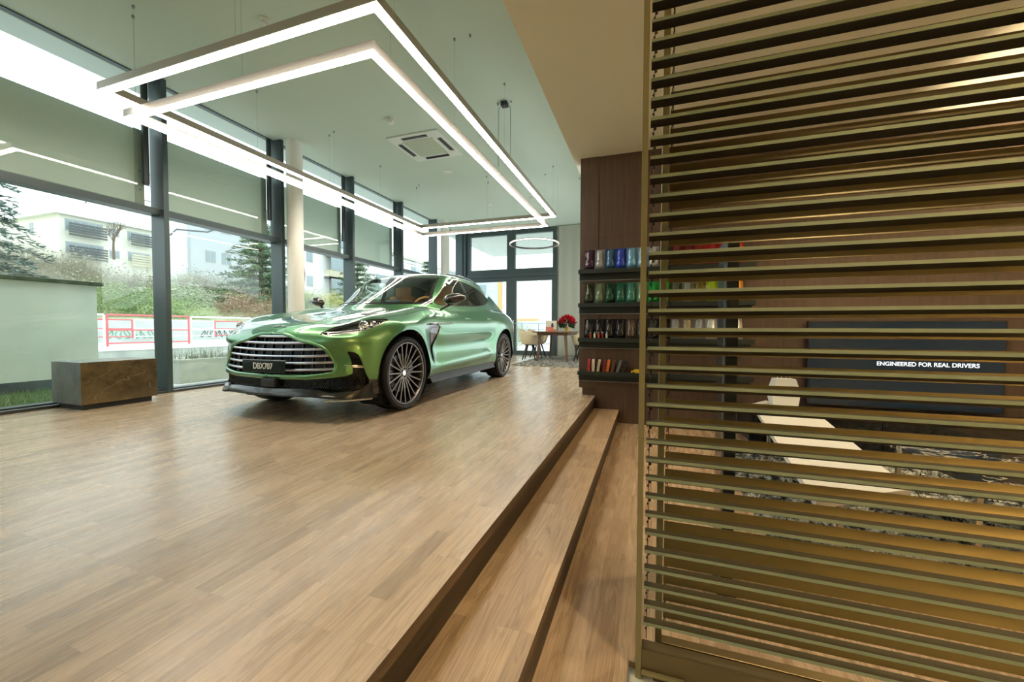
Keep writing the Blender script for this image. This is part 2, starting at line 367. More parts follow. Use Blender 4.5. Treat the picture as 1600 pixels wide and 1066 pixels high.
# ------------------------------------------------------------------ the car
def interp(x, pts):
    xs = np.array([p[0] for p in pts]); ys = np.array([p[1] for p in pts])
    # monotone-ish smooth (catmull on irregular knots via hermite)
    m = np.gradient(ys, xs); x = np.clip(x, xs[0], xs[-1])
    i = np.clip(np.searchsorted(xs, x)-1, 0, len(xs)-2); h = xs[i+1]-xs[i]; t = (x-xs[i])/h
    return (2*t**3-3*t**2+1)*ys[i]+(t**3-2*t**2+t)*h*m[i]+(-2*t**3+3*t**2)*ys[i+1]+(t**3-t**2)*h*m[i+1]
def smax(a, b, k):
    h = np.clip(.5+.5*(a-b)/k, 0, 1); return b*(1-h)+a*h+k*h*(1-h)
def smin(a, b, k): return -smax(-a, -b, k)
def bump(x, c, s): return np.exp(-((x-c)/s)**2)
def sstep(x, a, b):
    t = np.clip((x-a)/(b-a), 0, 1); return t*t*(3-2*t)
FH, RH, HZ = .87, 3.93, .39          # wheel hubs (back from the nose) and their height
def halfw(u, z):
    wv = interp(z, [(.15,.88),(.25,.915),(.32,.945),(.42,.962),(.52,.958),(.62,.955),(.72,.960),(.82,.966),(.9,.962),(.98,.938),(1.05,.902),(1.12,.868),(1.2,.84),(1.3,.80)])
    D = sstep(u, 1.25, 1.75)*(1-sstep(u, 3.1, 3.6))
    zc = .44+.03*(u-1.4)
    wv = wv + D*(.030*bump(z, zc-.03, .075) - .040*bump(z, zc+.17, .12) + .006*bump(z, .93, .05))
    for hu in (FH, RH):
        d = np.hypot(u-hu, (z-HZ)*1.0)
        wv = wv + .026*bump(d, .47, .12)*(z > .1)
    wv = wv + .030*bump(u, 3.85, .55)*bump(z, .98, .14)
    wv = wv + .022*bump(u, .92, .42)*bump(z, .93, .10)
    wv = wv - .028*bump(u, 1.48, .17)*bump(z, .70-.22*(u-1.45), .19)      # scoop behind the front wheel
    wv = wv - .10*sstep(u, 4.1, 5.1)**1.5
    return wv
def hoodz(u, v):
    a = np.abs(v)
    zc = interp(u, [(-.3,.74),(0,.805),(.07,.842),(.15,.884),(.3,.930),(.6,.990),(1.0,1.052),(1.35,1.108),(1.7,1.13),(2.2,1.15),(3,1.19),(3.7,1.225),(4.4,1.20),(4.85,1.12),(5.3,.98)])
    f = sstep(u, .15, .6)*(1-sstep(u, 1.5, 2.0))
    z = zc - .055*(a/.9)**2.2
    z = z + f*(.050*bump(a, .76, .15) - .016*bump(a, .50, .09) + .014*bump(a, .33, .08))
    z = z - .020*sstep(a,.15,.75)*(1-sstep(u,.1,.5))
    return z
def nose(v, z):
    a = np.abs(v)
    n = interp(z, [(.1,.10),(.2,.04),(.28,.015),(.36,.03),(.42,.012),(.5,.015),(.6,.025),(.7,.042),(.8,.072),(.9,.15),(1.0,.30),(1.1,.45)])
    n = n + .20*a*a + .28*(a/.97)**8
    n = n + .035*bump(a, .70, .09)*bump(z, .60, .09)                   # duct above the side intake
    n = n - .030*sstep(z, .70, .745)*(1-sstep(z, .77, .83))*bump(a, .72, .14)
    return n
def lower(u, v, z):
    a = np.abs(v)
    S = a-halfw(u, z); T = (z-hoodz(u, v))*.95; Fr = (nose(v, z)-u)*.8
    Re = (u-(5.0-.35*(a/.95)**4-.10*np.abs(z-.75)**1.5*3))
    f = smax(S, T, .09)
    f = smax(f, Fr, .075); f = smax(f, Re, .12)
    return smax(f, .20-z, .02)
def greenh(u, v, z):
    a = np.abs(v)
    wg = .855-(z-1.14)*.40-.13*(z-1.14)**2 - .13*sstep(u, 3.2, 4.6) - .035*(1-sstep(u, 1.5, 2.3))
    zr = interp(u, [(1.0,1.61),(1.8,1.63),(2.25,1.660),(2.6,1.694),(3.0,1.700),(3.5,1.668),(4.0,1.548),(4.3,1.43),(4.6,1.25),(4.8,1.1),(5.0,.75),(5.4,.3)])
    T = (z-(zr-.045*(a/.62)**2.3))*.9
    base = 1.25+.50*(a/.7)**2.0; sl = 1.94-.72*np.clip(a/.65, 0, 1.1)**2
    W = (base+(z-1.14)*sl+.30*(z-1.14)**2*4*.3-u)*.5
    f = smax(a-wg, T, .05); f = smax(f, W, .03)
    return smax(f, 1.0-z, .02)
def bodyF(p):
    u, v, z = p[:,1], p[:,0], p[:,2]
    return smin(lower(u, v, z), greenh(u, v, z), .025)
def normals(P):
    e = 1e-3; g = np.zeros_like(P)
    for k in range(3):
        d = np.zeros(3); d[k] = e; g[:,k] = bodyF(P+d)-bodyF(P-d)
    return g/np.maximum(np.linalg.norm(g, axis=1, keepdims=True), 1e-9)
def patch(inner, outer, na, nb):
    """bilinear ray grid between four inner and four outer corners -> surface points"""
    s, t = np.meshgrid(np.linspace(0,1,na), np.linspace(0,1,nb), indexing='ij'); s = s.ravel()[:,None]; t = t.ravel()[:,None]
    def bl(c): c = np.array(c, float); return c[0]*(1-s)*(1-t)+c[1]*s*(1-t)+c[2]*s*t+c[3]*(1-s)*t
    a, b = bl(inner), bl(outer); lo = np.zeros((len(a),1)); hi = np.ones((len(a),1))
    # coarse march for the LAST inside point then bisection
    K = 64; last = np.zeros(len(a), int)
    for k in range(K+1):
        ins = bodyF(a+(b-a)*(k/K)) < 0; last[ins] = k
    lo = (last/K)[:,None]; hi = np.minimum((last+1)/K, 1)[:,None]
    for _ in range(22):
        m = (lo+hi)/2; ins = (bodyF(a+(b-a)*m) < 0)[:,None]; lo = np.where(ins, m, lo); hi = np.where(ins, hi, m)
    P = a+(b-a)*lo
    i, j = np.meshgrid(np.arange(na-1), np.arange(nb-1), indexing='ij'); q = (i*nb+j).ravel()
    T = np.concatenate([np.stack([q, q+nb, q+nb+1], 1), np.stack([q, q+nb+1, q+1], 1)])
    return P, T
def body_surface(res=1.):
    r = lambda n: int(n*res)
    i0 = dict(u0=.55,u1=4.5,v=.38,z0=.42,z1=.72); o = dict(u0=-.35,u1=5.4,v=1.25,z0=.10,z1=1.9)
    def I(u, v, z): return (v*i0['v'], i0['u1'] if u else i0['u0'], i0['z1'] if z else i0['z0'])
    def O(u, v, z): return (v*o['v'], o['u1'] if u else o['u0'], o['z1'] if z else o['z0'])
    V, T = [], []; n = 0
    for cs, na, nb in (([(0,-1,1),(1,-1,1),(1,1,1),(0,1,1)], 430, 230),      # top
                       ([(0,1,0),(1,1,0),(1,1,1),(0,1,1)], 520, 190),        # camera side
                       ([(1,-1,0),(0,-1,0),(0,-1,1),(1,-1,1)], 260, 80),     # far side
                       ([(0,-1,0),(0,1,0),(0,1,1),(0,-1,1)], 330, 200),      # front
                       ([(1,1,0),(1,-1,0),(1,-1,1),(1,1,1)], 90, 60)):       # rear
        P, t = patch([I(*c) for c in cs], [O(*c) for c in cs], r(na), r(nb)); V.append(P); T.append(t+n); n += len(P)
    V, T = np.concatenate(V), np.concatenate(T)
    N = normals(V); fn = np.cross(V[T[:,1]]-V[T[:,0]], V[T[:,2]]-V[T[:,0]]); bad = (fn*N[T[:,0]]).sum(1) < 0
    T[bad] = T[bad][:,::-1]
    return V, N, T
def split(S, f):
    """cut surface S=(V,N,T) along f(V)=0; returns (f<0 part, f>0 part)"""
    V, N, T = S; fv = f(V, N) if callable(f) else f; s = fv > 0; c = s[T].sum(1)
    Tin, Tout = T[c == 0], T[c == 3]; X = T[(c == 1)|(c == 2)]
    if len(X):
        sx = s[X]; lone = np.where(sx.sum(1) == 1, np.argmax(sx, 1), np.argmin(sx, 1)); k = np.arange(len(X))
        a, b, d = X[k, lone], X[k, (lone+1)%3], X[k, (lone+2)%3]; ps = s[a]; nV = len(V)
        def cut(p, q):
            lo, hi = np.minimum(p, q), np.maximum(p, q); return lo.astype(np.int64)*nV+hi
        key = np.concatenate([cut(a, b), cut(a, d)]); uq, inv = np.unique(key, return_inverse=True)
        lo, hi = uq//nV, uq % nV; t = (fv[lo]/(fv[lo]-fv[hi]))[:,None]
        V = np.concatenate([V, V[lo]+(V[hi]-V[lo])*t]); nn = N[lo]+(N[hi]-N[lo])*t
        N = np.concatenate([N, nn/np.maximum(np.linalg.norm(nn, axis=1, keepdims=True), 1e-9)])
        p = nV+inv[:len(X)]; q = nV+inv[len(X):]
        A = np.stack([a, p, q], 1); B = np.concatenate([np.stack([p, b, d], 1), np.stack([p, d, q], 1)]); pb = np.concatenate([ps, ps])
        Tin = np.concatenate([Tin, A[~ps], B[pb]]); Tout = np.concatenate([Tout, A[ps], B[~pb]])
    return (V, N, Tin), (V, N, Tout)
def compact(S):
    V, N, T = S; u, inv = np.unique(T, return_inverse=True); return V[u], N[u], inv.reshape(-1, 3)
def surf(name, S, m, parent, off=0., label=None, thick=0.):
    V, N, T = compact(S)
    if off: V = V+N*off
    me = bpy.data.meshes.new(name)
    if thick:
        # give the shell real thickness: inner copy plus rim
        e = np.concatenate([T[:,[0,1]], T[:,[1,2]], T[:,[2,0]]]); k = np.sort(e, 1); kk = k[:,0].astype(np.int64)*len(V)+k[:,1]
        uq, idx, cnt = np.unique(kk, return_index=True, return_counts=True); be = e[idx[cnt == 1]]; n = len(V)
        rim = np.concatenate([np.stack([be[:,0], be[:,1]+n, be[:,1]], 1), np.stack([be[:,0], be[:,0]+n, be[:,1]+n], 1)])
        T2 = np.concatenate([T, T[:,::-1]+n, rim]); V2 = np.concatenate([V, V-N*thick]); N2 = None
        me.from_pydata(V2.tolist(), [], T2.tolist()); me.update()
        me.polygons.foreach_set('use_smooth', [True]*len(T)*1+[False]*(len(T2)-len(T)))
    else:
        me.from_pydata(V.tolist(), [], T.tolist()); me.update(); me.polygons.foreach_set('use_smooth', [True]*len(T))
        me.normals_split_custom_set_from_vertices(N.tolist())
    return link(name, me, m, parent, label)
def polysdf(X, Y, poly):
    """signed distance to polygon, negative inside"""
    P = np.array(poly, float); d = np.full(X.shape, 1e9); ins = np.zeros(X.shape, bool); n = len(P)
    for i in range(n):
        a, b = P[i], P[(i+1)%n]; e = b-a; wx, wy = X-a[0], Y-a[1]
        t = np.clip((wx*e[0]+wy*e[1])/max(e@e, 1e-12), 0, 1); d = np.minimum(d, np.hypot(wx-t*e[0], wy-t*e[1]))
        c = ((a[1] > Y) != (b[1] > Y)) & (X < (b[0]-a[0])*(Y-a[1])/((b[1]-a[1]) if b[1] != a[1] else 1e-12)+a[0]); ins ^= c
    return np.where(ins, -d, d)
def round_poly(poly, it=2):
    P = [np.array(p, float) for p in poly]
    for _ in range(it):
        Q = []
        for i in range(len(P)):
            a, b = P[i], P[(i+1)%len(P)]; Q += [a*.78+b*.22, a*.22+b*.78]
        P = Q
    return P

def m_paint():
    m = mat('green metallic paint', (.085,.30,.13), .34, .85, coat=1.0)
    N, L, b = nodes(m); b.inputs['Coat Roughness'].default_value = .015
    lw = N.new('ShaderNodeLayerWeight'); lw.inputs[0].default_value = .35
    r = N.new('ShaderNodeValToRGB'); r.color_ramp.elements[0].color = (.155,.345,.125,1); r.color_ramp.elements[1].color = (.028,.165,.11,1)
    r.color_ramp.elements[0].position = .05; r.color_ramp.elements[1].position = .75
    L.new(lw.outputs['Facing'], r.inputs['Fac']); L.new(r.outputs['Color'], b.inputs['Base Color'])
    return m
PAINT = m_paint()
GLOSSB = mat('gloss black trim', (.008,.008,.009), .12, 0, coat=1)
CARBON = mat('carbon trim', (.035,.028,.024), .22, .3, coat=1)
SATINB = mat('satin black plastic', (.012,.013,.014), .45)
CARGLASS = thin_glass('car glass', (.74,.82,.77), 1.5, 0, .01)
PRIVGLASS = thin_glass('tinted rear glass', (.10,.13,.12), 1.6, 0, .03)
ROOFGLASS = mat('dark roof glass', (.006,.008,.008), .04, 0, coat=1)
CHROME = mat('satin silver', (.55,.55,.60), .32, 1)
BRIGHT = mat('polished metal', (.8,.8,.82), .08, 1)
LEATHER = mat('tan leather', (.66,.33,.12), .5)
LEATHERD = mat('dark leather', (.03,.028,.026), .5)
RUBBER = mat('tyre rubber', (.012,.012,.012), .62)
RIMM = mat('bronze grey alloy', (.20,.175,.145), .30, .9)
BRAKE = mat('brake disc steel', (.18,.18,.18), .35, 1)
CALIPER = mat('dark caliper', (.02,.012,.008), .35, 0, coat=.5)

def build_car():
    car = empty('car', (-3.388, 2.75, .33), .009, 'metallic green luxury SUV with a big silver-barred grille parked on the wooden platform', 'car')
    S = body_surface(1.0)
    ax = lambda V: np.abs(V[:,0])
    # wheel arches
    for hu, rr in ((FH, .452), (RH, .458)):
        S, _ = split(S, lambda V, N: np.where(ax(V) > .55, rr-np.hypot(V[:,1]-hu, V[:,2]-HZ-.012), -1))
    # underbody line
    _, S = split(S, lambda V, N: V[:,2]-.235)
    # ---- windscreen, roof panel, side glass
    WS = [(-.86,1.19),(-.70,1.163),(-.4,1.150),(0,1.146),(.4,1.150),(.70,1.163),(.86,1.19),(.735,1.50),(.655,1.600),(.3,1.640),(0,1.645),(-.3,1.640),(-.655,1.600),(-.735,1.50)]
    isgh = lambda V: (greenh(V[:,1], V[:,0], V[:,2]) < lower(V[:,1], V[:,0], V[:,2])+.004)
    def fws(V, N):
        z = V[:,2]; hw = .762-(z-1.14)*.42 - .035*(1-sstep(V[:,1],1.5,2.3))
        f = np.maximum(ax(V)-hw, np.maximum(1.158+.02*(V[:,0]/.7)**2-z, z-1.628+.040*(V[:,0]/.6)**2))
        return np.where(isgh(V) & (V[:,1] < 2.6), f, 1)
    WSC, S = split(S, fws)
    frit = lambda V, N: -(fws(V, N)+.035)
    wsg, wsf = split(WSC, lambda V, N: fws(V, N)+.030)
    ws = surf('windscreen', wsg, CARGLASS, car, label='sloping front windscreen'); surf('windscreen_border', wsf, GLOSSB, ws, label='black border of the windscreen')
    froof = lambda V, N: np.where((V[:,2] > 1.40) & (N[:,2] > .3), polysdf(V[:,1], ax(V), round_poly([(2.30,-.7),(2.31,.3),(2.34,.52),(3.0,.55),(3.55,.52),(4.1,.48),(4.1,-.7)], 1)), 1)
    RF, S = split(S, froof); surf('roof_panel', RF, ROOFGLASS, car, label='glossy black panoramic roof')
    # daylight opening
    DLO = round_poly([(1.78,1.165),(2.3,1.178),(2.93,1.205),(3.45,1.255),(3.79,1.345),(3.63,1.44),(3.40,1.525),(3.08,1.582),(2.72,1.602),(2.48,1.592),(2.30,1.55),(2.08,1.41)], 2)
    sideface = lambda V, N: (np.abs(N[:,0]) > .45) & isgh(V) & (V[:,2] > 1.1)
    fd = lambda V, N: np.where(sideface(V, N), polysdf(V[:,1], V[:,2], DLO), 1)
    G, S = split(S, fd)
    fr, G = split(G, lambda V, N: -(fd(V, N)+.012))[::-1] if False else split(G, lambda V, N: fd(V, N)+.012)[::-1]
    for sg in (1, -1): surf('window_trim', split(fr, lambda V, N: -sg*V[:,0])[0], GLOSSB, car, label='black trim around the side windows')
    pill = lambda V, N: np.abs(V[:,1]-(2.82-.10*(V[:,2]-1.2)))-.045
    P, G = split(G, pill); [surf('door_pillar', split(P, lambda V, N: -sg*V[:,0])[0], GLOSSB, car) for sg in (1, -1)]
    Gf, Gr = split(G, lambda V, N: V[:,1]-2.8)
    for sg, nm in ((1, 'near'), (-1, 'far')):
        for g, lab, gm in ((Gf, 'front side window', CARGLASS), (Gr, 'dark tinted rear side window', PRIVGLASS)):
            p, _ = split(g, lambda V, N: -sg*V[:,0]); surf('side_window', p, gm, car, label=lab)
    # ---- nose openings (x = distance from the centre line, y = height)
    front = lambda V: V[:,1] < .75
    GR = round_poly([(-1,.813),(.10,.813),(.19,.797),(.26,.775),(.34,.747),(.455,.727),(.58,.683),(.637,.603),(.677,.535),(.685,.482),(.672,.454),(.58,.436),(.385,.416),(-1,.416)], 1)
    fg = lambda V, N: np.where(front(V), polysdf(ax(V), V[:,2], GR), 1)
    _, S = split(S, fg)
    LO = round_poly([(-1,.388),(.38,.388),(.62,.406),(.815,.432),(.812,.50),(.79,.585),(.755,.655),(.835,.637),(.862,.56),(.882,.46),(.899,.392),(.892,.325),(.86,.280),(.65,.262),(.58,.290),(.39,.300),(-1,.295)], 1)
    fl = lambda V, N: np.where(front(V), polysdf(ax(V), V[:,2], LO), 1)
    _, S = split(S, fl)
    HL = round_poly([(.495,.808),(.575,.869),(.69,.918),(.81,.953),(.890,.964),(.920,.942),(.900,.880),(.82,.824),(.70,.802),(.57,.797)], 2)
    fh = lambda V, N: np.where(front(V), polysdf(ax(V), V[:,2], HL), 1)
    H, S = split(S, fh)
    # black lower cladding, sills, splitter zone
    def fclad(V, N):
        zc = np.where(V[:,1] < .9, np.where(ax(V) > .87, .384, .28), np.where(V[:,1] > 4.2, .40, .315))
        return V[:,2]-zc
    CL, S = split(S, fclad); surf('lower_cladding', CL, CARBON, car, label='glossy black lower bumper and sill')
    VT = round_poly([(1.27,.912),(1.62,.915),(1.57,.79),(1.48,.61),(1.43,.46),(1.385,.49),(1.365,.66),(1.33,.80)], 1)  # vent outline, widened by the dark floor reflection painted into the scoop
    VE, S = split(S, lambda V, N: np.where(np.abs(N[:,0]) > .3, polysdf(V[:,1], V[:,2], VT), 1))
    for sg in (1, -1): surf('side_vent_reflection', split(VE, lambda V, N: -sg*V[:,0])[0], CARBON, car, off=-.012, label='dark vent with painted floor reflection behind the front wheel')
    # ---- shut lines (a dark recessed seam of 5 mm)
    def line(V, pts, side=True):
        d = np.full(len(V), 1e9); P = np.array(pts, float)
        for a, b in zip(P[:-1], P[1:]):
            e = b-a; wx, wy = V[:,1]-a[0], (V[:,2] if side else ax(V))-a[1]
            t = np.clip((wx*e[0]+wy*e[1])/(e@e), 0, 1); d = np.minimum(d, np.hypot(wx-t*e[0], wy-t*e[1]))
        return d
    sd = lambda V, N: (np.abs(N[:,0]) > .35) & (V[:,2] < 1.24)
    def fseam(V, N):
        a = np.where(sd(V, N) & (V[:,1] > 1.3), np.minimum.reduce([
            line(V, [(1.60,1.15),(1.555,1.09),(1.53,1.0),(1.545,.85),(1.60,.62),(1.60,.34)]),
            line(V, [(2.74,1.20),(2.66,1.05),(2.70,.80),(2.72,.34)]),
            line(V, [(3.62,1.26),(3.56,1.10),(3.58,.93),(3.50,.70),(3.40,.5),(3.36,.34)])]), 1)
        top = (V[:,1] < 1.75) & (N[:,2] > .25)
        b = np.where(top, line(V, [(.33,.53),(.36,.68),(.52,.86),(1.0,.875),(1.5,.845)], False), 1)
        c = np.where((V[:,1] < .6) & (ax(V) < .6), np.minimum(line(V, [(.19,0),(.20,.25),(.25,.42),(.33,.53)], False), 1), 1)
        c = np.where(N[:,2] > .2, c, 1)
        fd_ = np.where((ax(V) > .9) & (V[:,1] < .7) & (V[:,1]>.44), line(V, [(.49,.93),(.56,.86),(.60,.78)]), 1)
        return np.minimum.reduce([a, b, c, fd_])-.0022
    SE, S = split(S, fseam); surf('shut_line', SE, SATINB, car, off=-.004, label='dark shut lines between the panels')
    # doors and bonnet are their own panels
    dr = lambda V, N, a, b: np.where(sd(V, N) & (V[:,2] > .33), np.maximum(interp(V[:,2], a)-V[:,1], V[:,1]-interp(V[:,2], b)), 1)
    e1 = [(.3,1.60),(.62,1.60),(.85,1.545),(1.0,1.53),(1.09,1.555),(1.15,1.60)]; e2 = [(.3,2.72),(.8,2.70),(1.05,2.66),(1.2,2.74)]
    e3 = [(.3,3.35),(.5,3.40),(.7,3.50),(.93,3.58),(1.10,3.56),(1.26,3.62)]
    for nm, a, b in (('front', e1, e2), ('rear', e2, e3)):
        D, S = split(S, lambda V, N: dr(V, N, a, b))
        for sg in (1, -1):
            p, _ = split(D, lambda V, N: -sg*V[:,0]); surf('door', p, PAINT, car, label=nm+' door')
    fb = lambda V, N: np.where((N[:,2] > .2) & (V[:,1] < 1.85) & ~(isgh(V)), np.maximum(ax(V)-interp(V[:,1], [(.2,.40),(.33,.55),(.36,.68),(.52,.86),(1.0,.875),(1.5,.845)]), interp(ax(V), [(0,.19),(.25,.20),(.42,.25),(.53,.33),(.6,.38)])-V[:,1]), 1)
    BN, S = split(S, fb); surf('bonnet', BN, PAINT, car, label='sculpted green bonnet')
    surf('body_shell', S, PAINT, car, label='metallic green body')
    # ---- inside of the mouth: liner, bars, mesh
    def nosepts(a0, a1, z, n, off, zz=None):
        vs = np.linspace(a0, a1, n); out = []
        for v in vs:
            out.append((v, float(nose(np.array([v]), np.array([zz or z]))[0])+off, z))
        return out
    mb = MB()
    vs = np.linspace(-.90, .90, 40); zs = np.linspace(.24, .85, 10)
    pv = [(v, float(nose(np.array([v]), np.array([max(z,.42)]))[0])+.10, z) for v in vs for z in zs]
    mb.add(pv, [(i*10+j, (i+1)*10+j, (i+1)*10+j+1, i*10+j+1) for i in range(39) for j in range(9)])
    mb.build('grille_liner', SATINB, car, smooth=True)
    def gw(z):   # half width of the mouth at height z
        t = np.linspace(0, .7, 200); ins = polysdf(t, np.full(200, z), GR) < 0; return t[ins].max() if ins.any() else 0
    g = empty('grille', (0,0,0)); g.parent = car; g['label'] = 'wide silver-barred radiator grille'
    zb = [.786,.724,.661,.599,.537,.475]
    for z in zb:
        hw = gw(z+.008)-.006; pts = [(a, b, c+.014*(a/.6)**2) for a, b, c in nosepts(-hw, hw, z, 41, .014)]
        mbb = MB(); n = len(pts)
        for x, y, q in pts:
            h = .0105; mbb.v += [(x,y-.004,q-h),(x,y-.008,q),(x,y-.004,q+h),(x,y+.03,q+h*.7),(x,y+.03,q-h*.7)]
        mbb.f = [(i*5+k,(i+1)*5+k,(i+1)*5+(k+1)%5,i*5+(k+1)%5) for i in range(n-1) for k in range(5)]+[(0,1,2,3,4),tuple((n-1)*5+k for k in (4,3,2,1,0))]
        mbb.mi = [0]*len(mbb.f)
        mbb.build('grille_bar', CHROME, g, label='horizontal silver bar', smooth='auto')
    VM = mat('dark vane', (.10,.10,.11), .35, .8)
    for k in range(-5, 6):
        mv = MB(); v = k*.115
        z1 = .80 if abs(v) < .25 else .80-(abs(v)-.25)*.34
        if abs(v) > .63: continue
        y = lambda z: float(nose(np.array([v]), np.array([z]))[0])+.035
        zz = np.linspace(.42, z1, 6)
        for a, b in zip(zz[:-1], zz[1:]): mv.add([(v-.003,y(a),a),(v+.003,y(a),a),(v+.003,y(b),b),(v-.003,y(b),b),(v-.003,y(a)+.03,a),(v+.003,y(a)+.03,a),(v+.003,y(b)+.03,b),(v-.003,y(b)+.03,b)], [(0,1,2,3),(4,7,6,5),(0,4,5,1),(1,5,6,2),(2,6,7,3),(3,7,4,0)])
        mv.build('grille_vane', VM, g, fix=False)
    # mouth lip: rounded green surround following the polygon
    def lip(poly, r, name, m, par, off=.0, lab=None, close=False):
        pts = []
        P = [p for p in poly if p[0] >= -.001]
        P = sorted(P, key=lambda p: 0) if False else P
        i0 = max(range(len(poly)), key=lambda i: poly[i][0] < 0 and poly[(i+1)%len(poly)][0] >= 0)
        for sg in (1, -1):
            seq = []
            for k in range(len(poly)):
                p = poly[(i0+1+k)%len(poly)]
                if p[0] >= 0: seq.append(p)
            seq = [(0, seq[0][1])]+seq+[(0, seq[-1][1])]
            line_ = [(sg*p[0], float(nose(np.array([p[0]]), np.array([p[1]]))[0])+off, p[1]) for p in seq]
            # resample
            L_ = [Vector(q) for q in line_]; rs = []
            for a, b in zip(L_[:-1], L_[1:]):
                k = max(1, int((b-a).length/.02)); rs += [tuple(a.lerp(b, j/k)) for j in range(k)]
            rs.append(tuple(L_[-1])); pts.append(rs)
        mm = MB()
        for rs in pts: mm.tube(rs, r, 10)
        return mm.build(name, m, par, label=lab, smooth=True)
    lip(GR, .017, 'grille_surround', PAINT, car, .010, 'green lip around the grille')
    # lower band honeycomb (rows of small dark rings) and side intake blades
    mm = MB()
    for r_ in range(5):
        z = .315+.018*r_
        for k in range(-38, 39):
            v = (k+.5*(r_ % 2))*.0215
            if abs(v) > .80: continue
            y = float(nose(np.array([v]), np.array([.42]))[0])+.045
            mm.box(v-.0085, y, z-.0065, v+.0085, y+.01, z+.0065)
    for r_ in range(10):
        for k in range(5):
            v = .795+.018*k; z = .34+.026*r_
            if polysdf(np.array([v]), np.array([z]), LO)[0] > .0: continue
            for sg in (1, -1):
                y = float(nose(np.array([v]), np.array([z]))[0])+.04; mm.box(sg*v-.006, y, z-.009, sg*v+.006, y+.01, z+.009)
    mm.build('lower_mesh', mat('dark mesh', (.02,.021,.023), .3, .5), car, label='black honeycomb mesh below the grille', fix=False)
    MB().box(-.06, -.005, .315, .115, .10, .398, .012).build('sensor_block', SATINB, car, smooth='auto')
    for sg in (1, -1):
        a = []
        for v in np.linspace(.745, .872, 9): a.append((sg*v, float(nose(np.array([v]), np.array([.51]))[0])+.004, .518-.010*(v-.74)/.13))
        m2 = MB(); n = len(a)
        for i, (x, y, z) in enumerate(a):
            h = .012*(1-.45*(i == 0)); m2.v += [(x,y,z-h),(x,y-.004,z+h*.2),(x,y,z+h),(x,y+.05,z+h),(x,y+.05,z-h)]
        m2.f = [(i*5+k,(i+1)*5+k,(i+1)*5+(k+1)%5,i*5+(k+1)%5) for i in range(n-1) for k in range(5)]; m2.mi = [0]*len(m2.f)
        m2.build('intake_blade', BRIGHT, car, label='bright blade across the side intake', smooth='auto')
    # splitter
    m2 = MB(); vs = np.linspace(-.915, .915, 61); m2.v = []
    for v in vs:
        a = abs(v); y = float(nose(np.array([v]), np.array([.42]))[0]); zt = np.interp(a, [0,.39,.56,.65,.86,.90,.945], [.300,.308,.298,.270,.290,.345,.372]); zl = np.interp(a, [0,.5,.75,.95], [.238,.238,.215,.200])
        dy = -.035 if a < .80 else -.035+.25*(a-.80)
        m2.v += [(v,y+.06,zt+.004),(v,y-.004,zt),(v,y+dy*.55,zt-.022),(v,y+dy,zl+.020),(v,y+dy,zl),(v,y+.14,zl-.01),(v,y+.16,zl+.03)]
    m2.f = [(i*7+k,(i+1)*7+k,(i+1)*7+(k+1)%7,i*7+(k+1)%7) for i in range(60) for k in range(7)]+[tuple(range(7)),tuple(420+k for k in range(6,-1,-1))]; m2.mi = [0]*len(m2.f)
    m2.build('front_splitter', mat('dark splitter', (.016,.014,.013), .28, 0, coat=.4), car, label='glossy black front splitter', smooth='auto')
    for sg in (1, -1):
        if sg > 0: MB().tube([(sg*.66,.03,.213),(sg*.80,.13,.208),(sg*.92,.35,.200)], .008, 6).build('splitter_trim', BRIGHT, car, label='bright edge under the splitter')
    # headlights
    hin, _ = split(H, lambda V, N: -V[:,0]*0-1)
    for sg in (1, -1):
        hp, _ = split(H, lambda V, N: -sg*V[:,0])
        hb = surf('headlight', hp, mat('lamp housing', (.03,.024,.018), .2, .6, coat=1), car, off=-.030, label='slim swept headlight')
        surf('lens_cover', hp, thin_glass('lamp cover', (.96,.96,.94), 1.45), hb, off=-.001)
        rim, _ = split(hp, lambda V, N: -(fh(V, N)+.011)); surf('lamp_trim', rim, mat('lamp brow', (.30,.25,.19), .25, .9), hb, off=-.010, label='bronze trim strip round the lamp')
        cx, cz = .800, .884
        cy = float(nose(np.array([cx]), np.array([cz]))[0])
        mm = MB(); d = Vector((.35,-.93,.02))
        for k in range(6):
            a = k*PI/3; c = Vector((cx+.029*math.cos(a), cy+.052, cz+.025*math.sin(a))); mm.lathe([(0,0),(.006,-.004),(.013,-.016),(.014,-.02)], c, 'y', 12)
        mm.lathe([(.0,.006),(.010,-.004),(.020,-.018),(.026,-.022),(.028,-.015),(.028,.02)], (cx, cy+.048, cz), 'y', 20)
        mm.lathe([(.040,.0),(.046,-.006),(.052,.0),(.052,.02)], (cx, cy+.055, cz), 'y', 24)
        mm.lathe([(0,.004),(.012,0),(.022,-.012),(.025,.02)], (.865, cy+.115, .912), 'y', 16)
        if sg < 0: mm.v = [(-x, y, z) for x, y, z in mm.v]
        mm.build('lamp_projector', mat('lamp chrome', (.85,.87,.9), .08, 1), hb, label='bright round projector', smooth='auto')
    # number plate
    y0 = -.012
    pl = MB().box(-.262, y0-.012, .452, .262, y0, .565, .003).build('number_plate', mat('plate black', (.012,.014,.016), .15, coat=.6), car, label='black plate reading DBX707')
    me = text_mesh('DBX707', .080, .001, 'plate_text', .86); me.transform(Matrix.Rotation(R(90), 4, 'X'))
    t = link('plate_text', me, mat('plate white', (.85,.86,.86), .4), pl, label='white lettering DBX707'); t.location = (-.005, y0-.0135, .5085)
    MB().box(-.268, y0-.014, .565, .268, y0, .570).build('plate_edge', CHROME, pl)
    # winged badge on the nose
    mm = MB()
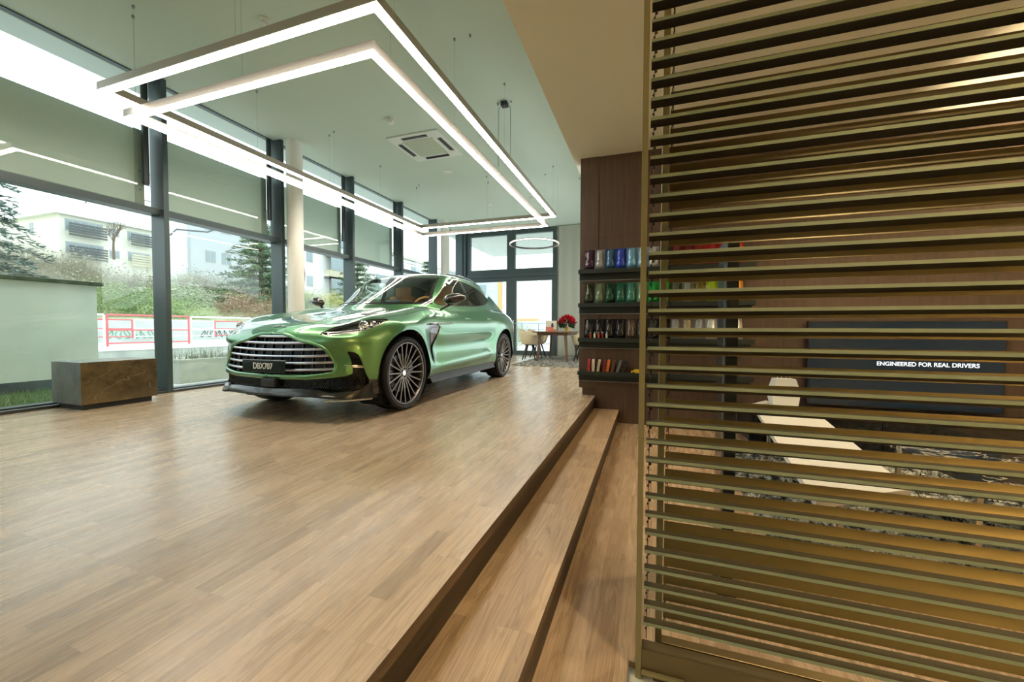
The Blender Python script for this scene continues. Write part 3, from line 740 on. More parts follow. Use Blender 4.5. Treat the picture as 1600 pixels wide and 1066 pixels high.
    for sg in (1, -1):
        P = [(0,0),(.03,.012),(.075,.014),(.085,.005),(.06,-.004),(.02,-.012)]
        vs = []
        for h in (0, .003):
            for a, b in P:
                u_ = .165-b; vs.append((sg*a, u_, float(hoodz(np.array([u_]), np.array([a]))[0])-.006+h))
        mm.add(vs, [tuple(range(5,-1,-1)), tuple(range(6,12))]+[(i,(i+1)%6,6+(i+1)%6,6+i) for i in range(6)])
    mm.build('badge', CHROME, car, label='small silver winged badge')
    # bonnet vents
    for sg in (1, -1):
        mm = MB(); P = [(.30,.78),(.40,.80),(.50,.95),(.47,1.06),(.40,1.02),(.33,.90)]
        vs = [(sg*a, u_, float(hoodz(np.array([u_]), np.array([a]))[0])+.001) for a, u_ in P]+[(sg*a, u_, float(hoodz(np.array([u_]), np.array([a]))[0])-.01) for a, u_ in P]
        mm.add(vs, [tuple(range(6)), tuple(range(11,5,-1))]+[(i,(i+1)%6,6+(i+1)%6,6+i) for i in range(6)])
        mm.build('bonnet_vent', SATINB, car, label='black vent in the bonnet')
    # side gill + strake
    for sg in (1, -1):
        def sp(u_, z, o): return (sg*(float(halfw(np.array([u_]), np.array([z]))[0])+o), u_, z)
        mm = MB(); pts = [(1.27,.915),(1.4,.921),(1.6,.925),(1.8,.928),(1.93,.930)]
        mm.tube([sp(a, b, .004) for a, b in pts], [.006,.012,.013,.012,.004], 8)
        mm.build('side_strake', GLOSSB, car, label='gloss black strake with bright inlay', smooth=True)
        mm = MB(); mm.tube([sp(a, b, .016) for a, b in [(1.52,.929),(1.7,.932),(1.9,.934)]], .004, 6); mm.build('strake_inlay', BRIGHT, car)
        # arch liner
        for hu in (FH, RH):
            mm = MB(); mm.lathe([(.458,.0),(.458,-.30),(.30,-.36),(.02,-.36)], (sg*.0,0,0), 'x', 40)
            x_ = .945 if sg > 0 else -.945
            mm.v = [(x_+(h if sg > 0 else -h), hu+a, HZ+.012+b) for h, a, b in mm.v]
            # keep only above ground
            mm.v = [(a, b, max(c, .10)) for a, b, c in mm.v]
            mm.build('arch_liner', mat('arch liner black', (.006,.006,.006), .8) if 'arch liner black' not in bpy.data.materials else bpy.data.materials['arch liner black'], car, fix=False)
        # sill blade
        mm = MB(); mm.prism([(sg*.80,.20),(sg*.945,.205),(sg*.985,.222),(sg*.965,.26),(sg*.93,.32),(sg*.80,.30)], 'y', 1.36, 3.42)
        mm.build('side_sill', SATINB, car, label='black side sill')
        # flush door handles
        for u_ in (2.47, 3.30):
            z = 1.005+.015*(u_ > 3); mm = MB(); mm.tube([sp(u_-.10, z, .001), sp(u_-.08, z, .006), sp(u_+.08, z+.004, .006), sp(u_+.10, z+.004, .001)], [.006,.011,.011,.006], 8)
            mm.build('door_handle', PAINT, car, smooth=True)
        # mirror
        mr = empty('door_mirror', (0,0,0)); mr.parent = car; mr['label'] = 'black door mirror on a slim arm'
        bm = bmesh.new(); bmesh.ops.create_uvsphere(bm, u_segments=24, v_segments=14, radius=1)
        for v in bm.verts:
            x, y, z = v.co
            y = y*.085 if y < 0 else y*.045
            zz = z*.072*(1-.28*(x > 0)*x) if z > 0 else z*.062
            v.co = (sg*(1.085+x*.145), 1.74+y+.03*x, 1.235+zz+.018*x)
        MB().bm(bm).build('mirror_shell', CARBON, mr, label='glossy mirror shell', smooth=True)
        mm = MB(); mm.tube([(sg*.905,1.70,1.100),(sg*.96,1.715,1.135),(sg*1.03,1.745,1.175),(sg*1.08,1.755,1.20)], [.017,.016,.022,.03], 8); mm.build('mirror_arm', GLOSSB, mr, smooth=True)
        # tail lamp, roof rail
        mm = MB(); mm.tube([(sg*.62,2.40,1.645),(sg*.64,2.8,1.668),(sg*.64,3.2,1.655),(sg*.61,3.6,1.60),(sg*.58,3.95,1.51)], [.006,.012,.012,.012,.006], 8); mm.build('roof_rail', GLOSSB, car, smooth=True)
    # wipers
    mm = MB()
    for x0, x1 in ((.10,.55),(-.50,-.02)):
        pts = []
        for t in np.linspace(0, 1, 8):
            v = x0+(x1-x0)*t; z = 1.165+.05*t*(1 if x0 > 0 else .6); 
            base = 1.25+.5*(abs(v)/.7)**2; sl = 1.94-.72*(abs(v)/.65)**2
            pts.append((v, base+(z-1.14)*sl-.03, z))
        mm.tube(pts, .006, 6)
    mm.build('wiper', SATINB, car)
    # cabin
    cb = MB(); cb.box(-.72, 1.7, .30, .72, 4.1, .34); cb.box(-.72, 3.6, .34, .72, 4.2, 1.12)
    cb.build('cabin_floor', LEATHERD, car)
    mm = MB(); mm.prism([(1.42,1.085),(1.75,1.145),(1.95,1.13),(2.05,1.03),(2.0,.80),(1.45,.80)], 'x', -.70, .70); ds = mm.build('dashboard', LEATHERD, car)
    mm = MB(); mm.prism([(1.78,1.150),(1.92,1.215),(2.03,1.20),(2.09,1.10),(2.06,.98),(1.98,1.0)], 'x', -.68, .68); mm.build('dashboard_trim', LEATHER, ds, label='tan leather dashboard trim')
    mm = MB(); mm.box(-.10, 1.97, 1.18, .12, 1.995, 1.27, .01); mm.build('centre_screen', GLOSSB, ds)
    st = MB(); c = Vector((.40, 2.13, 1.14)); ring = [(c.x+.185*math.cos(a), c.y+.18*math.sin(a)*math.sin(R(25)), c.z+.185*math.sin(a)*math.cos(R(25))) for a in np.linspace(0, 2*PI, 33)[:-1]]
    st.tube(ring, .017, 8, closed=True); st.box(c.x-.07, c.y-.02, c.z-.05, c.x+.07, c.y+.02, c.z+.05, .015); st.box(c.x-.17,c.y-.01,c.z-.015,c.x+.17,c.y+.01,c.z+.015)
    st.build('steering_wheel', LEATHER, car, label='tan steering wheel', smooth='auto')
    def seat(x, y, wd=.25):
        s = empty('seat', (0,0,0)); s.parent = car
        MB().box(x-wd, y-.25, .62, x+wd, y+.28, .80, .05).build('seat_cushion', LEATHER, s, smooth='auto')
        b = MB(); b.box(-wd, -.07, 0, wd, .07, .60, .05); b.v = [(x+p[0]*(1-.25*p[2]), y+.28+p[1]+p[2]*.28, .78+p[2]) for p in b.v]
        b.build('seat_back', LEATHER, s, smooth='auto')
        h = MB(); h.box(x-.13, y+.42, 1.36, x+.13, y+.52, 1.53, .035); h.build('headrest', LEATHER, s, smooth='auto')
    seat(.38, 2.35); seat(-.38, 2.35); seat(.38, 3.25, .24); seat(-.38, 3.25, .24)
    MB().box(-.10, 2.10, 1.475, .10, 2.125, 1.535, .01).build('rear_view_mirror', SATINB, car)
    bpy.context.view_layer.update()
    # underbody
    MB().box(-.80, .45, .215, .80, 4.7, .30).build('underbody', SATINB, car)
    # ---- wheels
    def wheel():
        wl = empty('wheel', (0,0,0)); wl.parent = car
        T_ = MB(); T_.lathe([(.318,-.14),(.330,-.155),(.360,-.158),(.385,-.145),(.390,-.12),(.390,-.06),(.385,-.055),(.385,-.048),(.390,-.043),(.390,.035),(.385,.04),(.385,.047),(.390,.052),(.390,.085),(.384,.100),(.366,.113),(.342,.110),(.330,.098),(.322,.08),(.318,0)], axis='x', n=72)
        T_.build('tyre', RUBBER, wl, smooth='auto')
        B = MB(); B.lathe([(.330,.098),(.327,.104),(.318,.103),(.311,.088),(.304,.04),(.300,-.13)], axis='x', n=72); B.build('rim_barrel', RIMM, wl, smooth='auto', label='alloy rim edge')
        Sp = [MB()]
        def bar(a0, r0, a1, r1, w0, w1, x0, x1, t=.018):
            p = Vector((r0*math.cos(a0), r0*math.sin(a0))); q = Vector((r1*math.cos(a1), r1*math.sin(a1))); d = (q-p).normalized(); n = Vector((-d.y, d.x))
            vs = []
            for c, w_, x in ((p, w0, x0), (q, w1, x1)):
                for s_, dx in ((-1,-t),(-1,-.004),(-.5,0),(.5,0),(1,-.004),(1,-t)): 
                    e = c+n*w_*s_; vs.append((x+dx, e.x, e.y))
            Sp[0].add(vs, [(i,(i+1)%6,6+(i+1)%6,6+i) for i in range(6)])
        for k in range(10):
            a = 2*PI*k/10+.10
            for s_ in (-1, 1):
                Sp[0] = MB(); bar(a+s_*.10, .055, a+s_*.155, .318, .010, .0085, .066, .094); Sp[0].build('spoke', RIMM, wl, fix=False)
        Sp = MB()
        Sp.lathe([(.0,.058),(.035,.058),(.060,.064),(.072,.062),(.078,.04),(.078,.0)], axis='x', n=30)
        Sp.build('wheel_centre', RIMM, wl, fix=False, smooth='auto')
        C_ = MB(); C_.lathe([(0,.066),(.026,.066),(.031,.062)], axis='x', n=24); C_.build('hub_cap', BRIGHT, wl, label='round silver hub cap')
        Bd = MB(); Bd.lathe([(.07,.0),(.07,.015),(.205,.015),(.205,-.015),(.08,-.015)], axis='x', n=48); Bd.build('brake_disc', BRAKE, wl, smooth='auto')
        for k in range(5):
            Nb = MB(); a = 2*PI*k/5; Nb.lathe([(0,.070),(.008,.070),(.008,.055)], (0, .045*math.cos(a), .045*math.sin(a)), 'x', 8)
            Nb.build('wheel_bolt', SATINB, wl)
        Cl = MB(); Cl.lathe([(.15,.03),(.225,.03),(.225,-.03),(.15,-.03),(.15,.03)], axis='x', n=14, a0=-.1, a1=1.2); Cl.build('brake_caliper', CALIPER, wl)
        return wl
    w0 = wheel()
    for i, (x, y, rz) in enumerate(((.862,FH,0),(.862,RH,0),(-.862,FH,PI),(-.862,RH,PI))):
        o = w0 if i == 0 else copy_tree(w0, car)
        o.location = (x, y, HZ); o.rotation_euler = (0,0,rz)
        o['label'] = ('front' if y < 2 else 'rear')+' wheel'
    return car
build_car()
# ------------------------------------------------------------------ louvred screen in front
BRONZE = mat('olive bronze aluminium', (.25,.215,.105), .42, .4)
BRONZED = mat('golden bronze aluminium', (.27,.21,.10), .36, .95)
SLAT_SHADE = mat('shaded bronze slat', (.022,.017,.008), .45, .3)  # front slat body, blackened to stand for the shade on its underside
SLAT_LIT = mat('lit bronze slat edge', (.24,.27,.18), .45, .2)  # front edge of the same slat, caught light put into the colour
SLATT = mat('olive slat top', (.085,.072,.035), .40, .4)  # top of the same slat, toned between its shade and edge light
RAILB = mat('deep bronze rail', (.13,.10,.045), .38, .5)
BLACKM = mat('black fittings', (.02,.02,.02), .4)
pitch = .0640; z0 = 1.1975
def screen(name, X0, X1, Y, lab, kind):
    e = empty(name, (X0, Y, 0), 0, lab, 'louvred screen', 'louvred screen panels')
    w_ = X1-X0
    MB().box(0, -.022, -.022 if kind == 0 else 0, .019 if kind == 0 else .022, .03, 3.38, .001).build('upright', BRONZE, e)
    MB().box(w_-.02, -.03, .0, w_, .03, 3.36, .001).build('upright', BRONZE, e)
    if kind == 0:
        r = MB(); r.box(.02, -.020, .012, w_-.02, .030, .085, .002); r.box(.06, -.012, -.022, w_-.02, .012, .012); r.build('bottom_rail', RAILB, e)
        r = MB(); r.box(.02, -.034, .004, .16, -.021, .016, .002); r.build('floor_track', BRONZE, e)
        MB().box(.02, -.03, 3.30, w_-.02, .03, 3.36).build('top_rail', BRONZED, e)
    else:
        MB().box(.022, -.02, 0, w_-.02, .02, .06, .002).build('bottom_rail', BRONZED, e)
        MB().box(.022, -.02, 3.30, w_-.02, .02, 3.36).build('top_rail', BRONZED, e)
    me = None
    for k in range(-17, 33):
        z = z0+k*pitch
        if z < .13 or z > 3.26: continue
        if me is None:
            b = MB()
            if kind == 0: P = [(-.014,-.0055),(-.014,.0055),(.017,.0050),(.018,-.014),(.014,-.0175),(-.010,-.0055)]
            else: P = [(-.012,-.0255),(.003,.0055),(.006,.0052),(-.0095,-.0265)]
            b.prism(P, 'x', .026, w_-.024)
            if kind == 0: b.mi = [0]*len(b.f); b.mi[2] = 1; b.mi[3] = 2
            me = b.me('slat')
            bm = bmesh.new(); bm.from_mesh(me); bmesh.ops.recalc_face_normals(bm, faces=bm.faces); bm.to_mesh(me); bm.free(); [me.materials.append(q_) for q_ in ((SLAT_SHADE, SLAT_LIT, SLATT) if kind == 0 else (BRONZED,))]
            c = MB()
            if kind == 0: c.tube([(.033,.012,-.004),(.037,.014,-.022),(.035,.014,-.034),(.036,.016,-.05)], .0015, 6); c.ball((.040,.014,-.022), .005, u=8, v=6); c.ball((.034,.014,-.036), .004, u=8, v=6)
            else: c.tube([(.030,.012,.0),(.034,.012,-.03),(.030,.012,-.055)], .002, 6)
            cm = c.me('clip'); cm.materials.append(BLACKM)
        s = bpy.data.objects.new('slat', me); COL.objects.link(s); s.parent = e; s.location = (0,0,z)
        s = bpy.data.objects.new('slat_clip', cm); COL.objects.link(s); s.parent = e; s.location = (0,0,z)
    c = MB(); c.tube([(.036,.018,.10),(.036,.018,3.3)], .0014, 6); c.build('lift_cord', BLACKM, e)
    return e
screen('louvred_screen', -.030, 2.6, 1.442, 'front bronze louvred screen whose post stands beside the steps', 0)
screen('louvred_screen', .036, 2.6, 1.53, 'second bronze louvred screen right behind the front one', 1)

# ------------------------------------------------------------------ hanging light frames
LEDM = mat('led diffuser', (1,.95,.85), .5, emit=(1.0,.90,.76), estr=21)
HOUS = mat('fixture aluminium', (.42,.37,.31), .4, .5)
HOUSL = mat('pale fixture aluminium', (.34,.32,.29), .45, .3)
def light_frame(x0, y0, x1, y1, zb, hm, lab, wires):
    e = empty('hanging_light_frame', ((x0+x1)/2, (y0+y1)/2, zb), 0, lab, 'hanging light', 'rectangular hanging lights')
    a, b = (x1-x0)/2, (y1-y0)/2; t = .085; h = .075
    def ring(a, b, t, z0_, z1_):
        m = MB()
        m.prism([(-a,-b),(a,-b),(a-t,-b+t),(-a+t,-b+t)], 'z', z0_, z1_); m.prism([(a,-b),(a,b),(a-t,b-t),(a-t,-b+t)], 'z', z0_, z1_)
        m.prism([(a,b),(-a,b),(-a+t,b-t),(a-t,b-t)], 'z', z0_, z1_); m.prism([(-a,b),(-a,-b),(-a+t,-b+t),(-a+t,b-t)], 'z', z0_, z1_); return m
    ring(a, b, t, .004, h).build('housing', hm, e, fix=False)
    ring(a-.008, b-.008, t-.016, 0, .004).build('diffuser', LEDM, e, fix=False, label='glowing warm white strip')
    for x, y in wires:
        wv = MB(); wv.tube([(x-(x0+x1)/2, y-(y0+y1)/2, h), (x-(x0+x1)/2, y-(y0+y1)/2, 4.415-zb)], .0009, 5); 
        wv.lathe([(.002,4.385-zb),(.012,4.395-zb),(.014,4.42-zb)], (x-(x0+x1)/2, y-(y0+y1)/2, 0), 'z', 10); wv.build('suspension_wire', STEELW, e)
    return e
STEELW = mat('steel wire', (.34,.35,.33), .4, .5)
light_frame(-4.97, 2.335, -1.795, 7.92, 3.44, HOUS, 'larger rectangular light hung higher above the car, dark bronze housing',
            [(-4.93,2.62),(-4.93,5.30),(-4.93,7.85),(-1.84,5.0),(-1.84,7.8),(-3.2,2.38),(-1.84,2.6),(-3.3,7.88)])
light_frame(-5.13, 2.615, -2.045, 8.26, 3.355, HOUSL, 'rectangular light hung just lower and farther back, pale housing',
            [(-5.09,2.70),(-5.09,5.37),(-5.09,8.0),(-5.09,4.07),(-5.09,6.7),(-2.09,5.41),(-2.09,8.15),(-3.5,2.66),(-2.09,2.9),(-3.4,8.2),(-2.09,4.06)])
# ring light over the table
e = empty('ring_light', (-2.36, 8.28, 3.0), 0, 'round black ring light hanging in front of the glazed doors', 'ring light')
m_ = MB(); pr = []; 
def torus(m, R0, R1, za, zb_, n=72):
    m.lathe([(R0,za),(R1,za),(R1,zb_),(R0,zb_),(R0,za)], (0,0,0), 'z', n)
torus(m_, .49, .522, .0, .034); torus(m_, .49, .526, .022, .034); m_.build('ring_housing', mat('black ring housing', (.02,.022,.024), .35), e, smooth='auto')
m_ = MB(); torus(m_, .522, .526, .001, .021); m_.build('ring_diffuser', mat('ring led', (1,.95,.85), .5, emit=(1,.85,.62), estr=3), e)
for a in (0, 2.094, 4.189):
    m_ = MB(); m_.tube([(.507*math.cos(a),.507*math.sin(a),.03),(.507*math.cos(a),.507*math.sin(a),1.415)], .001, 5); m_.build('suspension_wire', STEELW, e)
# ceiling devices
ACW = mat('white plastic', (.68,.70,.64), .5); ACG = noisy(mat('return grille', rough=.6), (.40,.45,.33), (.46,.51,.38), (60,60,60), 2)
e = empty('ceiling_cassette', (-3.77, 6.25, 4.42), 0, 'square white air conditioning cassette set in the ceiling', 'air conditioner')
MB().box(-.49, -.49, -.022, .49, .49, .0, .006).build('frame', ACW, e)
MB().box(-.28, -.28, -.040, .28, .28, -.022, .004).build('return_grille', ACG, e, label='olive square return grille')
g = MB(); g.box(-.30,-.30,-.034,.30,.30,-.023,.003); g.build('grille_frame', ACW, e)
for a in range(4):
    m_ = MB(); m_.box(-.24, .345, -.0245, .24, .42, -.0215); m_.box(-.24, .40, -.034, .24, .415, -.02)
    m_.v = [(x*math.cos(a*PI/2)-y*math.sin(a*PI/2), x*math.sin(a*PI/2)+y*math.cos(a*PI/2), z) for x, y, z in m_.v]
    m_.build('air_slot', BLACKM, e, label='dark air slot')
def detector(x, y, lab, r=.055, h=.05, cat='smoke detector', nm='smoke_detector'):
    m_ = MB(); m_.lathe([(0,4.42-h),(r*.5,4.42-h),(r*.75,4.42-h*.85),(r*.8,4.42-h*.45),(r,4.42-h*.4),(r,4.42)], (x,y,0), 'z', 28)
    tag(m_.build(nm, ACW, smooth='auto'), lab, cat, 'white ceiling devices')
detector(-3.81, 5.27, 'white smoke detector on the ceiling nearer than the air conditioning cassette', .06, .075)
detector(-3.95, 7.37, 'flat white disc on the ceiling just beyond the air conditioning cassette', .10, .02, 'ceiling disc', 'ceiling_disc')
detector(-3.94, 9.60, 'small white detector on the ceiling far beyond the air conditioning cassette', .06, .04)
detector(-2.75, 9.5, 'small white detector on the ceiling seen between the far ends of the light frames', .05, .04)
detector(-3.84, 3.18, 'white detector on the ceiling above the near side of the light frames', .05, .06)
e = empty('ceiling_junction', (-1.99, 5.41, 4.42), 0, 'black junction box on the ceiling feeding two looping cables', 'junction box')
MB().box(-.045, -.045, -.06, .045, .045, 0, .004).build('box', BLACKM, e)
for sx in (-1, 1):
    m_ = MB(); pts = [(sx*.03,0,-.045),(sx*.06,0,-.05),(sx*.085,0,-.075),(sx*.09,0,-.13),(sx*.09,0,-.90)]; m_.tube(pts, .004, 6); m_.build('cable', STEELW, e, smooth=True)
    m_ = MB(); m_.ball((sx*.10,0,-.012), .012, u=8, v=6); m_.build('cable_clip', STEELW, e)
for (x, y, lab) in ((-1.9, 4.063, 'bare hook in the ceiling right of the light frames, nearest the viewer'), (-1.45, 8.6, 'bare hook in the ceiling far beyond the cable junction box')):
    m_ = MB(); m_.lathe([(.0,4.385),(.010,4.39),(.013,4.42)], (x,y,0), 'z', 10); tag(m_.build('ceiling_hook', STEELW), lab, 'hook')

# ------------------------------------------------------------------ stone bench
def stone():
    m = mat('veined bronze stone', rough=.22); N, L, b = nodes(m)
    t = N.new('ShaderNodeTexCoord'); n = N.new('ShaderNodeTexNoise'); n.inputs['Scale'].default_value = 5; n.inputs['Detail'].default_value = 10; n.inputs['Roughness'].default_value = .7
    L.new(t.outputs['Object'], n.inputs['Vector'])
    r = N.new('ShaderNodeValToRGB'); r.color_ramp.elements[0].position = .3; r.color_ramp.elements[0].color = (.055,.042,.022,1); r.color_ramp.elements[1].position = .72; r.color_ramp.elements[1].color = (.20,.14,.065,1)
    L.new(n.outputs['Fac'], r.inputs['Fac'])
    mp = N.new('ShaderNodeMapping'); mp.inputs['Rotation'].default_value = (.25,.1,.2); mp.inputs['Scale'].default_value = (1.3,.9,2.4); L.new(t.outputs['Object'], mp.inputs['Vector'])
    v = N.new('ShaderNodeTexNoise'); v.inputs['Scale'].default_value = 1.6; v.inputs['Detail'].default_value = 3; v.inputs['Distortion'].default_value = .3; L.new(mp.outputs[0], v.inputs['Vector'])
    s = N.new('ShaderNodeMath'); s.operation = 'SUBTRACT'; s.inputs[1].default_value = .5; L.new(v.outputs['Fac'], s.inputs[0])
    a = N.new('ShaderNodeMath'); a.operation = 'ABSOLUTE'; L.new(s.outputs[0], a.inputs[0])
    c = N.new('ShaderNodeMath'); c.operation = 'LESS_THAN'; c.inputs[1].default_value = .0016; L.new(a.outputs[0], c.inputs[0])
    mx = N.new('ShaderNodeMix'); mx.data_type = 'RGBA'; L.new(c.outputs[0], mx.inputs[0]); L.new(r.outputs['Color'], mx.inputs[6]); mx.inputs[7].default_value = (.30,.24,.15,1)
    L.new(mx.outputs[2], b.inputs['Base Color']); return m
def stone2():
    m = stone(); m.name = 'stone with window sheen'
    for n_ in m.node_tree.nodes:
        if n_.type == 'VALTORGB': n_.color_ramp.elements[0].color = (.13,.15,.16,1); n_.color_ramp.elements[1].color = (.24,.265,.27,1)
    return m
e = empty('stone_bench', (-5.785, 2.735, PZ), 0, 'low veined stone block bench on a black plinth by the left windows', 'bench')
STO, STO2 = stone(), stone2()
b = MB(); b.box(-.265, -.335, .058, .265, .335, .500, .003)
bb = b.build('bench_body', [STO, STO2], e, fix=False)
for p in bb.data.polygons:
    p.material_index = 0 if p.normal.x > .7 else 1  # all but the front: same stone, window reflection put into its colour
MB().box(-.235, -.30, 0, .225, .300, .058).build('plinth', mat('black plinth', (.03,.033,.036), .5), e, label='recessed black plinth')

# ------------------------------------------------------------------ display ledges, paint samples
LEDGE = mat('dark green grey metal', (.030,.038,.034), .45, .3)
ZL = [1.945, 1.520, 1.080, .655]
nm = ['topmost', 'second', 'third', 'lowest']
for i, z in enumerate(ZL):
    e = empty('display_ledge', (-.86, 5.18, z), 0, nm[i]+' dark metal display ledge on the wooden partition', 'shelf', 'dark metal display ledges')
    m_ = MB(); m_.prism([(-.11,-.050),(-.11,.002),(-.104,.002),(-.104,-.004),(.009,-.004),(.009,-.046),(-.02,-.050)], 'x', 0, 1.98); m_.build('ledge', LEDGE, e)
    MB().box(.0, -.012, -.13, 1.96, .009, -.055).build('back_flange', LEDGE, e); MB().box(.0, -.016, -.136, 1.96, .009, -.128).build('flange_edge', FRAMEG, e)
def paint(name, c, met=.6): 
    m = mat(name, c, .25, .3, coat=1.0); return m
rows = [
 [('dark purple',(.05,.008,.045)),('silver grey',(.32,.33,.34)),('steel blue',(.035,.12,.26)),('cobalt blue',(.02,.06,.50)),('light blue',(.20,.45,.70)),('pale blue',(.35,.60,.82)),('pale grey',(.55,.57,.58)),('dark grey',(.10,.10,.11)),('maroon',(.12,.006,.012)),('dark maroon',(.16,.008,.014)),('deep red',(.30,.008,.015)),('bright red',(.42,.010,.015)),('crimson',(.45,.02,.02)),('orange red',(.75,.07,.03))],
 [('dark olive',(.03,.035,.012)),('sage green',(.16,.22,.14)),('racing green',(.008,.06,.03)),('teal green',(.015,.14,.09)),('mint teal',(.06,.26,.20)),('pale mint',(.25,.42,.25)),('bright green',(.01,.45,.08)),('vivid green',(.02,.55,.06)),('grey green',(.12,.13,.09)),('silver sage',(.26,.32,.28)),('olive gold',(.20,.16,.03)),('lime yellow',(.42,.60,.02)),('yellow',(.75,.55,.03)),('amber',(.80,.36,.01))],
 [('glossy black',(.01,.01,.012)),('deep black',(.006,.006,.007)),('black',(.008,.008,.009)),('blue black',(.006,.008,.014)),('bronze grey',(.12,.085,.06)),('charcoal grey',(.05,.05,.05)),('graphite',(.035,.038,.045)),('soot black',(.012,.012,.013)),('silver',(.30,.31,.31)),('champagne silver',(.36,.30,.20)),('cool silver',(.34,.36,.38)),('off white',(.66,.67,.64)),('white',(.72,.72,.70)),('ivory white',(.74,.73,.68))]]
# the sample: a plate with a streamlined car-body bulge, seen nose down
W_, H_ = .126, .252
def sample_mesh():
    nu, nv = 30, 60; vs = []; 
    for j in range(nv+1):
        for i in range(nu+1):
            x = -W_/2+W_*i/nu; z = H_*j/nv; y = 0
            # body outline: wide rounded nose at the bottom, waist, tapering tail at the top
            t = (z-.018)/.225
            if 0 < t < 1:
                hw = np.interp(t, [0,.04,.12,.25,.40,.55,.75,.92,1], [.024,.040,.047,.047,.040,.037,.034,.031,.028])
                q = abs(x)/hw
                if q < 1:
                    hgt = np.interp(t, [0,.05,.15,.28,.36,.50,.70,.9,1], [.012,.022,.030,.033,.042,.042,.026,.008,.0])
                    y = -hgt*(1-q**3.2)**.55
                    y *= 1
            vs.append((x, y, z))
    b = MB(); n = nu+1
    b.add(vs, [(j*n+i, j*n+i+1, (j+1)*n+i+1, (j+1)*n+i) for j in range(nv) for i in range(nu)])
    b.box(-W_/2, 0, 0, W_/2, .006, H_)
    return b
for r_, (row, z) in enumerate(zip(rows, ZL)):
    hz = .262 if r_ < 2 else .245
    for k, (cn, c) in enumerate(row):
        b = sample_mesh(); me = b.me('paint_sample'); me.materials.append(paint(cn+' lacquer', c))
        me.polygons.foreach_set('use_smooth', [True]*len(me.polygons)); 
        o = link('paint_sample', me); o.location = (-.727+k*.1285, 5.105, z+.002); o.rotation_euler = (R(-14), 0, 0); o.scale = (1, 1, hz/.252)
        where = ['on the topmost ledge', 'on the second ledge', 'on the third ledge'][r_]
        tag(o, '%s lacquered sample plate with a car-shaped bulge %s' % (cn, where), 'paint sample', 'paint samples '+where)
bcol = [('red',(.45,.03,.02)),('silver-capped',(.6,.6,.6)),('orange red',(.55,.10,.03)),('wine red',(.30,.02,.04)),('clear',(.55,.57,.58))]
for k, (cn, c) in enumerate(bcol):
    e = empty('paint_bottle', (-.700+k*.050, 5.085, ZL[2]+.004), 0, cn+' little bottle standing in front of the black samples on the third ledge', 'bottle', 'little bottles on the third ledge')
    MB().lathe([(0,0),(.013,0),(.013,.050),(.008,.056),(0,.056)], n=16).build('bottle_body', mat(cn+' bottle', c, .15, coat=.5), e, smooth='auto')
    MB().lathe([(0,.056),(.009,.056),(.009,.072),(0,.072)], n=14).build('bottle_cap', BRIGHTM, e, smooth='auto')
sw = [('red',(.50,.035,.03)),('cream',(.72,.66,.52)),('beige',(.60,.50,.34)),('dark red',(.22,.02,.025)),('orange',(.65,.17,.03)),('brown',(.13,.055,.03)),('grey',(.16,.16,.165)),('black',(.02,.021,.022))]
xs = [-.725,-.665,-.610,-.535,-.490,-.440,-.375,-.315]; tl = [.05,.0,.16,.10,.12,.22,.30,.34]
for k, (cn, c) in enumerate(sw):
    e = empty('leather_swatch', (xs[k], 5.12, ZL[3]-.012), 0, '%s leather swatch pad standing on the lowest ledge' % cn, 'leather swatch', 'leather swatches on the lowest ledge')
    e.rotation_euler = (0, tl[k], 0)
    P = [(-.035,0),(.035,0),(.038,.10),(.030,.150),(.012,.168),(-.012,.168),(-.030,.150),(-.038,.10)]
    b = MB(); 
    for q in range(3): b.prism(P, 'x', -.016+q*.0115, -.0065+q*.0115)
    b.build('leather_sheets', mat(cn+' leather', c, .55), e)
    MB().lathe([(0,-.019),(.006,-.019),(.006,.019),(0,.019)], (0,0,.03), 'x', 10).build('binding_rivet', BRIGHTM, e)
def small_car_toy(x, y, z, col, lab, rz=0, s=1):
    e = empty('toy_car', (x,y,z), rz, lab, 'toy car')
    b = MB(); b.prism([(-.055,.010),(.055,.010),(.056,.024),(.030,.030),(.014,.044),(-.022,.044),(-.042,.030),(-.056,.026)], 'y', -.022, .022)
    b.build('toy_body', mat(lab[:8]+' enamel', col, .3, coat=1), e)
    for a in (-.034,.034):
        for c in (-.022,.022): MB().lathe([(0,-.003),(.011,-.003),(.011,.003),(0,.003)], (a,c,.011), 'y', 14).build('toy_wheel', BLACKM, e)
    e.scale = (s,s,s)
small_car_toy(-.13, 5.12, ZL[3]-.012, (.75,.50,.02), 'yellow model car on the lowest ledge beside the screen post', 0, 1.3)
small_car_toy(.88, 5.12, ZL[3]-.012, (.45,.02,.02), 'red model car near the right end of the lowest ledge', .2, .9)

# ------------------------------------------------------------------ lounge behind the screen
e = empty('television', (2.43, 5.135, 0), 0, 'large wall-mounted television showing ENGINEERED FOR REAL DRIVERS', 'television')
MB().box(-.80, -.02, .385, .80, .03, 1.29, .004).build('television_case', mat('black case', (.01,.011,.012), .3), e)
sm = mat('dark blue screen', (.006,.014,.026), .10, emit=(.010,.030,.050), estr=.16); noisy_n = sm.node_tree
scr = MB().box(-.785, -.0235, .400, .785, -.0202, 1.275).build('display', sm, e)
me = text_mesh('ENGINEERED FOR REAL DRIVERS', .058, .0008, 'caption', 1.0); me.transform(Matrix.Rotation(R(90), 4, 'X'))
xs_ = [v.co.x for v in me.vertices]; kx = .80/(max(xs_)-min(xs_))
for v in me.vertices: v.co.x *= kx
t = link('caption', me, mat('lit caption', (.8,.85,.9), .5, emit=(.75,.85,.95), estr=.9), scr, label='white words ENGINEERED FOR REAL DRIVERS'); t.location = (.205, -.0250, .847)
e = empty('sideboard', (2.6, 4.87, 0), 0, 'long low black sideboard under the television', 'sideboard')
